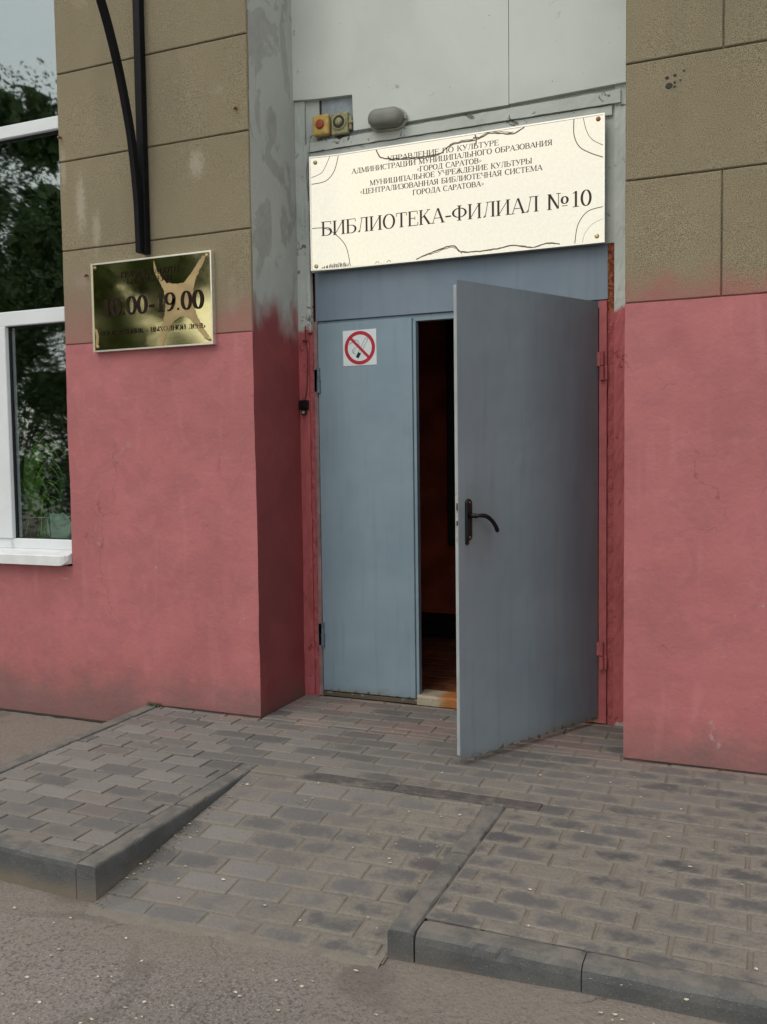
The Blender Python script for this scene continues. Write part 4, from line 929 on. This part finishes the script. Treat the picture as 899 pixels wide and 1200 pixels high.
for t_, a_, b_, zz, h_ in (('ГРАФИК РАБОТЫ', -2.589, -2.219, 2.281, .030), ('БИБЛИОТЕКИ:', -2.55, -2.262, 2.243, .028), ('10.00-19.00', -2.715, -2.075, 2.088, .090), ('понедельник - выходной день', -2.735, -2.073, 1.988, .024)):
    rel(lettering('lettering', t_, a_, b_, zz, h_, YT, 'inkred', None, thick=.20 if h_ > .05 else .155, thin=.08 if h_ > .05 else .055), pq)
for x, z in ((-2.758, 2.347), (-2.053, 2.347), (-2.050, 1.930), (-2.755, 1.930)): screw(x, z, PY, 'brass', pq, .009, .006)

# ------------------------------------------------------------------ no-smoking sticker
XM, ZM, RR = -1.451, 1.905, .088; YS = .497
ns = thing('no_smoking_sign', 'square white no smoking sticker with red crossed ring on the narrow door leaf', 'sign', (XM, YS, 1.81))
b = bmesh.new(); q = [(-1.549, 1.812), (-1.354, 1.812), (-1.355, 2.001), (-1.550, 1.999)]; b.faces.new([b.verts.new((x, YS, z)) for x, z in q]); b.faces.new([b.verts.new((x, YS+.0015, z)) for x, z in reversed(q)])
for i in range(4):
    (xa, za), (xb, zb) = q[i], q[(i+1) % 4]; b.faces.new([b.verts.new((xa, YS, za)), b.verts.new((xa, YS+.0015, za)), b.verts.new((xb, YS+.0015, zb)), b.verts.new((xb, YS, zb))])
rel(obj('sticker_sheet', b, 'stick'), ns)
def ringp(r0, r1, y, n=48):
    bm = bmesh.new(); L_ = [(bm.verts.new((XM+r0*math.cos(2*math.pi*i/n), y, ZM+r0*math.sin(2*math.pi*i/n))), bm.verts.new((XM+r1*math.cos(2*math.pi*i/n), y, ZM+r1*math.sin(2*math.pi*i/n)))) for i in range(n)]
    for i in range(n): a_, b_ = L_[i], L_[(i+1) % n]; bm.faces.new([a_[0], b_[0], b_[1], a_[1]])
    return bm
b = ringp(.070, .089, YS-.0008); d_ = .0075
s2 = math.sqrt(.5); b.faces.new([b.verts.new((XM+px_*s2*1+py_*s2, YS-.0010, ZM-px_*s2+py_*s2)) for px_, py_ in ((-.074, -d_), (.074, -d_), (.074, d_), (-.074, d_))])
rel(obj('red_ring', b, 'red'), ns)
b = bmesh.new()
line2(b, [(XM+.022, ZM+.030), (XM+.045, ZM+.052)], .0, YS-.0006) if False else None
cg = lambda u, v_: (XM-.018+u*.5-v_*.866*0+0, ZM)  # unused orientation helper
A_ = Vector((XM-.016, ZM-.052)); B_ = Vector((XM+.040, ZM+.045)); dr = (B_-A_).normalized(); nr = Vector((-dr.y, dr.x))
for s_ in (-1, 1): line2(b, [tuple(A_+dr*.02+nr*.008*s_), tuple(B_+nr*.008*s_)], .0018, YS-.0005)
line2(b, smooth_pts([tuple(B_+nr*.008), tuple(B_+dr*.006), tuple(B_-nr*.008)], 4), .0018, YS-.0005)
line2(b, smooth_pts([(XM-.034, ZM-.030), (XM-.044, ZM-.018), (XM-.036, ZM-.004), (XM-.01, ZM+.008), (XM-.004, ZM+.026), (XM-.016, ZM+.040), (XM-.034, ZM+.042)], 6), .002, YS-.0005)
line2(b, smooth_pts([(XM-.062, ZM+.020), (XM-.052, ZM+.028), (XM-.040, ZM+.030)], 5), .0025, YS-.0005)
line2(b, smooth_pts([(XM-.024, ZM-.036), (XM-.036, ZM-.020), (XM-.026, ZM-.010)], 5), .002, YS-.0005)
rel(obj('cigarette_outline', b, 'tblack'), ns)
b = bmesh.new(); line2(b, [tuple(A_), tuple(A_+dr*.030)], .0185, YS-.0006)
rel(obj('cigarette_tip', b, 'tblack'), ns)

# ------------------------------------------------------------------ bulkhead lamp, alarm boxes, contact, cables
lp = thing('bulkhead_lamp', 'grey oval bulkhead lamp on the white board above the sign', 'lamp', (-1.255, .47, 3.05))
def oval(hw, hh, y, n=9):
    r = hh; q = []
    for i in range(n+1): t = -math.pi/2+math.pi*i/n; q.append((hw-r+r*math.cos(t), y, r*math.sin(t)))
    for i in range(n+1): t = math.pi/2+math.pi*i/n; q.append((-hw+r+r*math.cos(t), y, r*math.sin(t)))
    return q
b = bmesh.new(); loft(b, [oval(.103, .053, 0), oval(.103, .053, -.014), oval(.098, .049, -.018)]); bmesh.ops.recalc_face_normals(b, faces=b.faces); obj('lamp_base', b, 'lampb', lp)
b = bmesh.new(); loft(b, [oval(.094, .046, -.0185), oval(.094, .046, -.05), oval(.091, .043, -.066), oval(.083, .036, -.078), oval(.070, .024, -.084), oval(.050, .010, -.087)]); bmesh.ops.recalc_face_normals(b, faces=b.faces); obj('lamp_cover', b, 'lamp', lp, smooth=True)
for s_ in (-1, 1):
    b = bmesh.new(); bx(b, s_*.098-.008, s_*.098+.008, -.03, -.005, -.012, .012, .003); obj('lamp_clip', b, 'lampb', lp)
lp.rotation_euler = (0, R_(1.5), 0)
ab = thing('alarm_button', 'yellow plastic call point with a round red button above the sign', 'alarm button', (-1.638, .486, 3.025))
b = bmesh.new(); bx(b, -.048, .048, -.042, 0, 0, .108, .012, 3); obj('button_box', b, 'yellow', ab, smooth=False)
b = bmesh.new(); loft(b, [[(r*math.cos(2*math.pi*i/18), y, .056+r*math.sin(2*math.pi*i/18)) for i in range(18)] for r, y in ((.024, -.042), (.024, -.049), (.020, -.053), (.008, -.055))]); bmesh.ops.recalc_face_normals(b, faces=b.faces); obj('button_cap', b, 'redb', ab)
sr = thing('siren_box', 'yellowed square siren box with round opening beside the yellow call point', 'siren', (-1.532, .490, 3.018))
b = bmesh.new(); bx(b, -.048, .048, -.035, 0, 0, .112, .008, 2); obj('siren_case', b, 'beige', sr)
def disc(rads, y0, cz, n=20):
    b = bmesh.new(); loft(b, [[(r*math.cos(2*math.pi*i/n), y0-d, cz+r*math.sin(2*math.pi*i/n)) for i in range(n)] for r, d in rads]); bmesh.ops.recalc_face_normals(b, faces=b.faces); return b
obj('siren_ring', disc([(.040, 0), (.040, .006), (.034, .006)], -.035, .062), 'beige', sr); obj('siren_mouth', disc([(.033, 0), (.033, .0075)], -.035, .062), 'dkhole', sr); obj('siren_dome', disc([(.020, 0), (.020, .010), (.014, .016), (.005, .018)], -.035, .062), 'beige', sr)
b = bmesh.new(); bx(b, .049, .066, -.024, -.004, .02, .09, .004); bx(b, .05, .074, -.03, -.01, .05, .066, .003); obj('siren_terminal', b, 'beige', sr)
b = bmesh.new(); tube(b, smooth_pts([(-.02, -.012, -.002), (-.012, -.016, -.016), (.004, -.016, -.012), (.01, -.012, -.001)], 4), .004, 6); obj('siren_wire', b, 'dkhole', sr)

ct = thing('door_contact', 'small black door contact with a metal ring on the pink left jamb', 'door contact', (-1.78, .485, 1.585))
b = bmesh.new(); bx(b, -.027, .027, -.022, 0, 0, .052, .004); bx(b, -.016, .016, -.028, -.02, .010, .042, .003); obj('contact_case', b, 'handle', ct)
b = bmesh.new(); tube(b, [(.0, -.004, -.012), (.0, -.020, -.016)], .016, 12); obj('contact_ring', b, 'dkhole', ct)
b = bmesh.new(); tube(b, [(.002, -.020, -.014), (.002, -.026, -.015)], .008, 10); obj('contact_stud', b, 'rim', ct)
b = bmesh.new()
pts = smooth_pts([(-1.685, .470, 3.04), (-1.712, .474, 3.03), (-1.722, .472, 2.95), (-1.738, .472, 2.85), (-1.728, .470, 2.7)], 6)
tube(b, pts, .003, 6); rel(obj('cable', b, 'gcable'), pq); o = b = None
cb = bpy.data.objects[-1] if False else None
for o in list(bpy.data.objects):
    if o.name == 'cable': o.parent = None; o.matrix_parent_inverse = Matrix.Identity(4); tag(o, 'thin grey painted cable curving down from the yellow call point beside the sign', 'cable')
b = bmesh.new(); pts = smooth_pts([(-1.768, .484, 2.04), (-1.765, .479, 1.95), (-1.755, .480, 1.90), (-1.758, .480, 1.80), (-1.764, .480, 1.70), (-1.776, .478, 1.635)], 6); tube(b, pts, .0028, 6)
tag(obj('cable.001', b, 'cable'), 'thin red painted cable running down the left jamb to the black door contact', 'cable')
b = bmesh.new(); bx(b, -1.785, -1.755, .474, .486, 1.955, 1.963)
cl = obj('cable_clip', b, 'cable'); cl.parent = bpy.data.objects['cable.001']

# ------------------------------------------------------------------ black canopy bracket on the left pillar
bk = thing('canopy_bracket', 'black steel canopy bracket with upright bar and curved arm on the tan pillar', 'bracket', (-2.43, 0, 2.39))
b = bmesh.new(); bx(b, -.021, .021, -.046, -.004, 0, 2.6, .002); obj('upright_bar', b, 'black', bk)
P_ = [(0, -.045, .0), (0, -.048, .16), (0, -.056, .30), (0, -.086, .54), (0, -.128, .72), (0, -.19, .92), (0, -.285, 1.14), (0, -.42, 1.36), (0, -.62, 1.60), (0, -.9, 1.82), (0, -1.25, 2.0)]
P_ = [(-.007, y-.012, z) for _, y, z in P_]
b = bmesh.new(); tube(b, smooth_pts(P_, 6), .019, square=.014, up=Vector((1, 0, 0))); bmesh.ops.recalc_face_normals(b, faces=b.faces); obj('curved_arm', b, 'black', bk)
b = bmesh.new(); bx(b, -.016, .016, -1.3, -.032, 2.50, 2.54, .002); obj('top_bar', b, 'black', bk)
b = bmesh.new(); tube(b, [(-.012, -.045, .70-.06), (-.002, -.01, .70-.06)], .004, 6); obj('tie_rod', b, 'black', bk)
# rusty pins in the facade
for i, (x, z, lb) in enumerate(((-1.877, 3.051, 'rusty pin stub in the tan left pillar near the grey reveal'), (-3.0+.02, 3.067, 'rusty pin stub in the tan left pillar beside the upper window'), (-2.83, 2.32, 'short rusty pin stub left of the opening hours plaque'))):
    b = bmesh.new(); tube(b, [(x, .0, z), (x, -.022, z-.002)], .006, 8); tube(b, [(x, -.020, z-.002), (x+.004, -.026, z-.012)], .005, 8); tag(obj('wall_pin', b, 'copper'), lb, 'pin', 'rusty pins in the wall')
# drilled holes in the right-hand block
for x, z, r in ((.174, 2.822, .011), (.166, 2.855, .006), (.197, 2.86, .005), (.196, 2.832, .004), (.196, 2.815, .004), (.232, 2.872, .0035), (.218, 2.838, .003)):
    b = bmesh.new()
    loft(b, [[(x+r*k*math.cos(t), -yy, z+r*k*(.8 if k > 1 else 1)*math.sin(t)) for t in [2*math.pi*i/10 for i in range(10)]] for k, yy in ((1.35, .0022), (1, .0032))])
    bmesh.ops.recalc_face_normals(b, faces=b.faces); obj('drill_hole', b, 'dkhole', bld)

# ------------------------------------------------------------------ plants behind the window
def blade(b, base, d, L_, w_, droop, lift):
    pts = []; p = Vector(base); v_ = Vector((d[0]*(1-lift), d[1]*(1-lift), lift)).normalized(); n = 10
    for i in range(n+1):
        pts.append(p.copy()); p = p+v_*(L_/n); v_ = (v_+Vector((d[0]*.02, d[1]*.02, -droop/n*(1+i*.35)))).normalized()
    side = Vector((-d[1], d[0], 0)); side = (side if side.length > .1 else Vector((1, 0, 0))).normalized(); rows_ = []
    side = (side+Vector((.6, .0, 0))).normalized()
    for i, q in enumerate(pts):
        ww = w_*(1-(i/n)**1.6)*(.5+.5*min(1, i/3))+.0006; up_ = Vector((0, 0, ww*.25))
        rows_.append([b.verts.new(q-side*ww+up_), b.verts.new(q), b.verts.new(q+side*ww+up_)])
    for a_, c_ in zip(rows_, rows_[1:]):
        for k in range(2): b.faces.new([a_[k], a_[k+1], c_[k+1], c_[k]])
pl = thing('potted_plant', 'grassy green potted plant with long drooping blades behind the lower window pane', 'plant', (-3.53, .25, .866))
b = bmesh.new(); loft(b, [[(r*math.cos(2*math.pi*i/20), r*math.sin(2*math.pi*i/20), z) for i in range(20)] for r, z in ((.055, 0), (.075, .12), (.08, .12), (.08, .135), (.068, .135), (.066, .11))]); bmesh.ops.recalc_face_normals(b, faces=b.faces); obj('flowerpot', b, 'pot', pl)
r = random.Random(11)
for i in range(60):
    b = bmesh.new(); th = r.uniform(-.9, 1.0) if i % 2 else r.uniform(0, 2*math.pi)
    hgt = r.uniform(.1, .42); L_ = r.uniform(.22, .52)
    blade(b, (r.uniform(-.03, .03), r.uniform(-.03, .02), .11+hgt*.6*(i % 2)), (math.cos(th), math.sin(th)*.5), L_, r.uniform(.007, .017), r.uniform(.5, 2.0), r.uniform(.6, .95))
    obj('leaf', b, 'leafg', pl)
for i in range(26):
    b = bmesh.new(); x = .06+r.uniform(-.05, .22); blade(b, (x, r.uniform(-.1, .05), .0), (r.uniform(-1, 1), .3), r.uniform(.14, .34), .004, r.uniform(.3, 1.4), r.uniform(.75, .97)); obj('leaf', b, 'leafg' if i % 3 else 'leafd', pl)
rc = thing('round_cutout', 'pale green round cutout with a dark green stalk behind the lower window pane', 'decoration', (-3.27, .20, .87))
b = bmesh.new(); loft(b, [[(.098*k*math.cos(2*math.pi*i/36), y, .068+.088*k*math.sin(2*math.pi*i/36)-(.012 if abs(i-9) < 2 else 0)) for i in range(36)] for k, y in ((.97, 0), (1, -.002), (1, -.004), (.97, -.006))]); bmesh.ops.recalc_face_normals(b, faces=b.faces); obj('round_disc', b, 'pale', rc)
b = bmesh.new(); tube(b, smooth_pts([(.012, .004, .14), (.018, .006, .22), (.04, .008, .30), (.055, .01, .36)], 4), [.012]*4+[.016]*4+[.022]*4+[.012], 8); obj('stalk', b, 'leafd', rc)
b = bmesh.new(); line2(b, [(.015, .165), (.02, .145)], .005, -.008); obj('stem_mark', b, 'tblack', rc)
# windowsill twigs / thin rail inside the pane
b = bmesh.new(); tube(b, [(-3.50, .16, .988), (-3.0, .17, 1.005)], .002, 5); tag(obj('string', b, 'pale'), 'thin pale string stretched across behind the lower window pane', 'string')

# ------------------------------------------------------------------ trees across the street, seen mirrored in the glass and the plaque
def tree(x, y, h, r, label, seed, nl=9000, zc=.62, ls=.075):
    rr = random.Random(seed); t = thing('street_tree', label, 'tree', (x, y, -.15), group='street trees across the road')
    b = bmesh.new(); pts = [(0, 0, 0), (.05*rr.uniform(-1, 1), .05, h*.25), (.2*rr.uniform(-1, 1), 0, h*.5), (.3*rr.uniform(-1, 1), .1, h*.8)]
    sp = smooth_pts(pts, 4); tube(b, sp, [h*.03*(1-.8*i/len(sp)) for i in range(len(sp))], 9)
    cl = []
    for i in range(26):
        th = rr.uniform(0, 2*math.pi); ph = rr.uniform(-.9, 1); q = r*rr.uniform(.35, .85)*math.sqrt(1-ph*ph*.7)
        c = Vector((q*math.cos(th), q*math.sin(th), h*zc+ph*h*(1-zc)*.8)); cl.append((c, r*rr.uniform(.22, .42)))
        if i < 12:
            z_ = min(h*.75, max(h*.2, c.z-r*.5)); m_ = smooth_pts([(0, 0, z_), tuple(c*.5+Vector((0, 0, z_*.5))), tuple(c)], 3); tube(b, m_, [h*.011*(1-.8*k/len(m_)) for k in range(len(m_))], 5)
    obj('trunk', b, 'bark', t)
    vs, fs = [], []
    for i in range(nl):
        c, cr = rr.choice(cl); d = Vector((rr.gauss(0, 1), rr.gauss(0, 1), rr.gauss(0, .8))).normalized()*cr*rr.uniform(.3, 1.15)
        inner = i % 9 == 0
        if inner: d *= .55
        p = c+d; s = ls*rr.uniform(.5, 1.3)*(5 if inner else 1); u = Vector((rr.uniform(-1, 1), rr.uniform(-1, 1), rr.uniform(-1, 1))).normalized(); v_ = u.cross(Vector((rr.uniform(-1, 1), rr.uniform(-1, 1), rr.uniform(-1, 1)))).normalized()
        k = len(vs); vs += [p-u*s*.6, p+v_*s*.3, p+u*s*.6, p-v_*s*.3]; fs.append((k, k+1, k+2, k+3))
    me = bpy.data.meshes.new('crown'); me.from_pydata(vs, [], fs); me.materials.append(M['foliage']); link('crown', me, t)
tree(-15.2, -9.6, 9.6, 3.4, 'tall leafy street tree mirrored in the window glass', 3, 80000)
tree(-11.0, -9.9, 7.0, 2.6, 'broad leafy street tree mirrored in the opening hours plaque', 5, 50000, zc=.5)
tree(-20.5, -12.5, 8.2, 3.6, 'wide dark street tree at the left edge of the window reflection', 8, 16000, zc=.5)
tree(-15.8, -17.5, 6.2, 2.8, 'low far street tree between the two nearer trees in the reflection', 12, 14000, zc=.45)
def shrub(x, y, h, r, label, seed, nl=9000):
    rr = random.Random(seed); t = thing('roadside_shrub', label, 'shrub', (x, y, -.15), group='shrubs across the road')
    b = bmesh.new()
    for i in range(9):
        th = i*.7; q = r*.6; tube(b, smooth_pts([(.05*math.cos(th), .05*math.sin(th), 0), (q*.4*math.cos(th), q*.4*math.sin(th), h*.4), (q*math.cos(th), q*math.sin(th), h*.8)], 3), .025, 5)
    obj('stems', b, 'bark', t)['kind'] = 'stuff'
    vs, fs = [], []
    for i in range(nl):
        th, ph, q = rr.uniform(0, 6.283), rr.uniform(-.95, 1), rr.uniform(.5, 1.05); k_ = 1+.22*noise.noise(Vector((math.cos(th)*2, math.sin(th)*2, ph*2+seed)))
        p = Vector((r*q*k_*math.sqrt(1-ph*ph*.8)*math.cos(th), r*q*k_*math.sqrt(1-ph*ph*.8)*math.sin(th), h*.5+h*.5*ph*q*k_)); s_ = .10*rr.uniform(.5, 1.3)
        u = Vector((rr.uniform(-1, 1), rr.uniform(-1, 1), rr.uniform(-1, 1))).normalized(); v_ = u.cross(Vector((rr.uniform(-1, 1), rr.uniform(-1, 1), rr.uniform(-1, 1)))).normalized()
        k = len(vs); vs += [p-u*s_*.6, p+v_*s_*.3, p+u*s_*.6, p-v_*s_*.3]; fs.append((k, k+1, k+2, k+3))
    me = bpy.data.meshes.new('crown'); me.from_pydata(vs, [], fs); me.materials.append(M['foliage']); link('crown', me, t)
shrub(-9.0, -10.6, 3.0, 1.9, 'rounded roadside shrub at the foot of the tree mirrored in the plaque', 21)
shrub(-12.9, -9.0, 3.6, 2.2, 'tallest dark roadside shrub mirrored low in the window glass', 22, 12000)
shrub(-16.8, -10.2, 3.3, 2.3, 'wide roadside shrub mirrored low at the left of the window glass', 23, 12000)
shrub(-21.5, -13.5, 3.6, 2.8, 'farthest roadside shrub at the left end of the mirrored row', 24)

# ------------------------------------------------------------------ fallen petals and litter
r = random.Random(4); b = bmesh.new(); spots = []
def gz(x, y):
    if y < -1.75: return road_z(x, y)
    if XK1 < x < XR0 and y < YB0: return ramp_z(x, y)
    return flat(x, y)
for i in range(38): spots.append((r.uniform(-1.4, -.5), r.uniform(-2.3, -1.8)))
for i in range(24): spots.append((r.uniform(XK1+.01, XK1+.08+.0), r.uniform(-1.6, -.8)))
for i in range(26): spots.append((r.uniform(-1.3, -.45), r.uniform(-1.65, -.8)))
for i in range(40): spots.append((r.uniform(-.3, .9), r.uniform(-1.55, -.1)))
for i in range(26): spots.append((r.uniform(-2.3, -.5), r.uniform(-.9, .3)))
for i in range(14): spots.append((r.uniform(.15, .4), r.uniform(-1.80, -1.74)))
for i in range(26): spots.append((r.uniform(-2.3, .5), r.uniform(-2.5, -1.75)))
for x, y in spots:
    if y > 0 and not (-1.7 < x < -.3): continue
    s = r.uniform(.0025, .0065); th = r.uniform(0, 6.3); z = gz(x, y)+.003; n = 5
    vs = [b.verts.new((x+s*(1+.4*(k % 2))*math.cos(th+k*2*math.pi/n), y+s*.7*math.sin(th+k*2*math.pi/n), z+r.uniform(0, .004))) for k in range(n)]; c_ = b.verts.new((x, y, z+.001))
    for k in range(n): b.faces.new([vs[k], vs[(k+1) % n], c_])
bmesh.ops.recalc_face_normals(b, faces=b.faces)
tag(obj('fallen_petals', b, 'petal'), 'small pale petals scattered over the pavers and asphalt', 'litter', kind='stuff')
b = bmesh.new()
for i in range(260):
    if i % 2: x, y = r.uniform(-2.4, .9), r.uniform(-2.6, -1.76)
    else: x, y = r.uniform(XK1+.005, XK1+.06), r.uniform(-1.72, -.9)
    s = r.uniform(.0015, .004); z = gz(x, y); bx(b, x-s, x+s, y-s*.7, y+s*.7, z-.001, z+s)
tag(obj('grit', b, 'mortar'), 'fine grit gathered along the kerbs and on the asphalt', 'grit', kind='stuff')
# small tuft of weeds in the corner at the platform's end
tf = bmesh.new()
for i in range(26): blade(tf, (-2.47+r.uniform(-.03, .05), -.015+r.uniform(-.02, .01), .0), (r.uniform(-1, 1), r.uniform(-1, .1)), r.uniform(.02, .055), .002, r.uniform(.4, 1.6), r.uniform(.5, .9))
tag(obj('weeds', tf, 'leafd'), 'tiny green weed tuft at the wall foot at the end of the platform', 'weeds', kind='stuff')
print('pavers', npv)
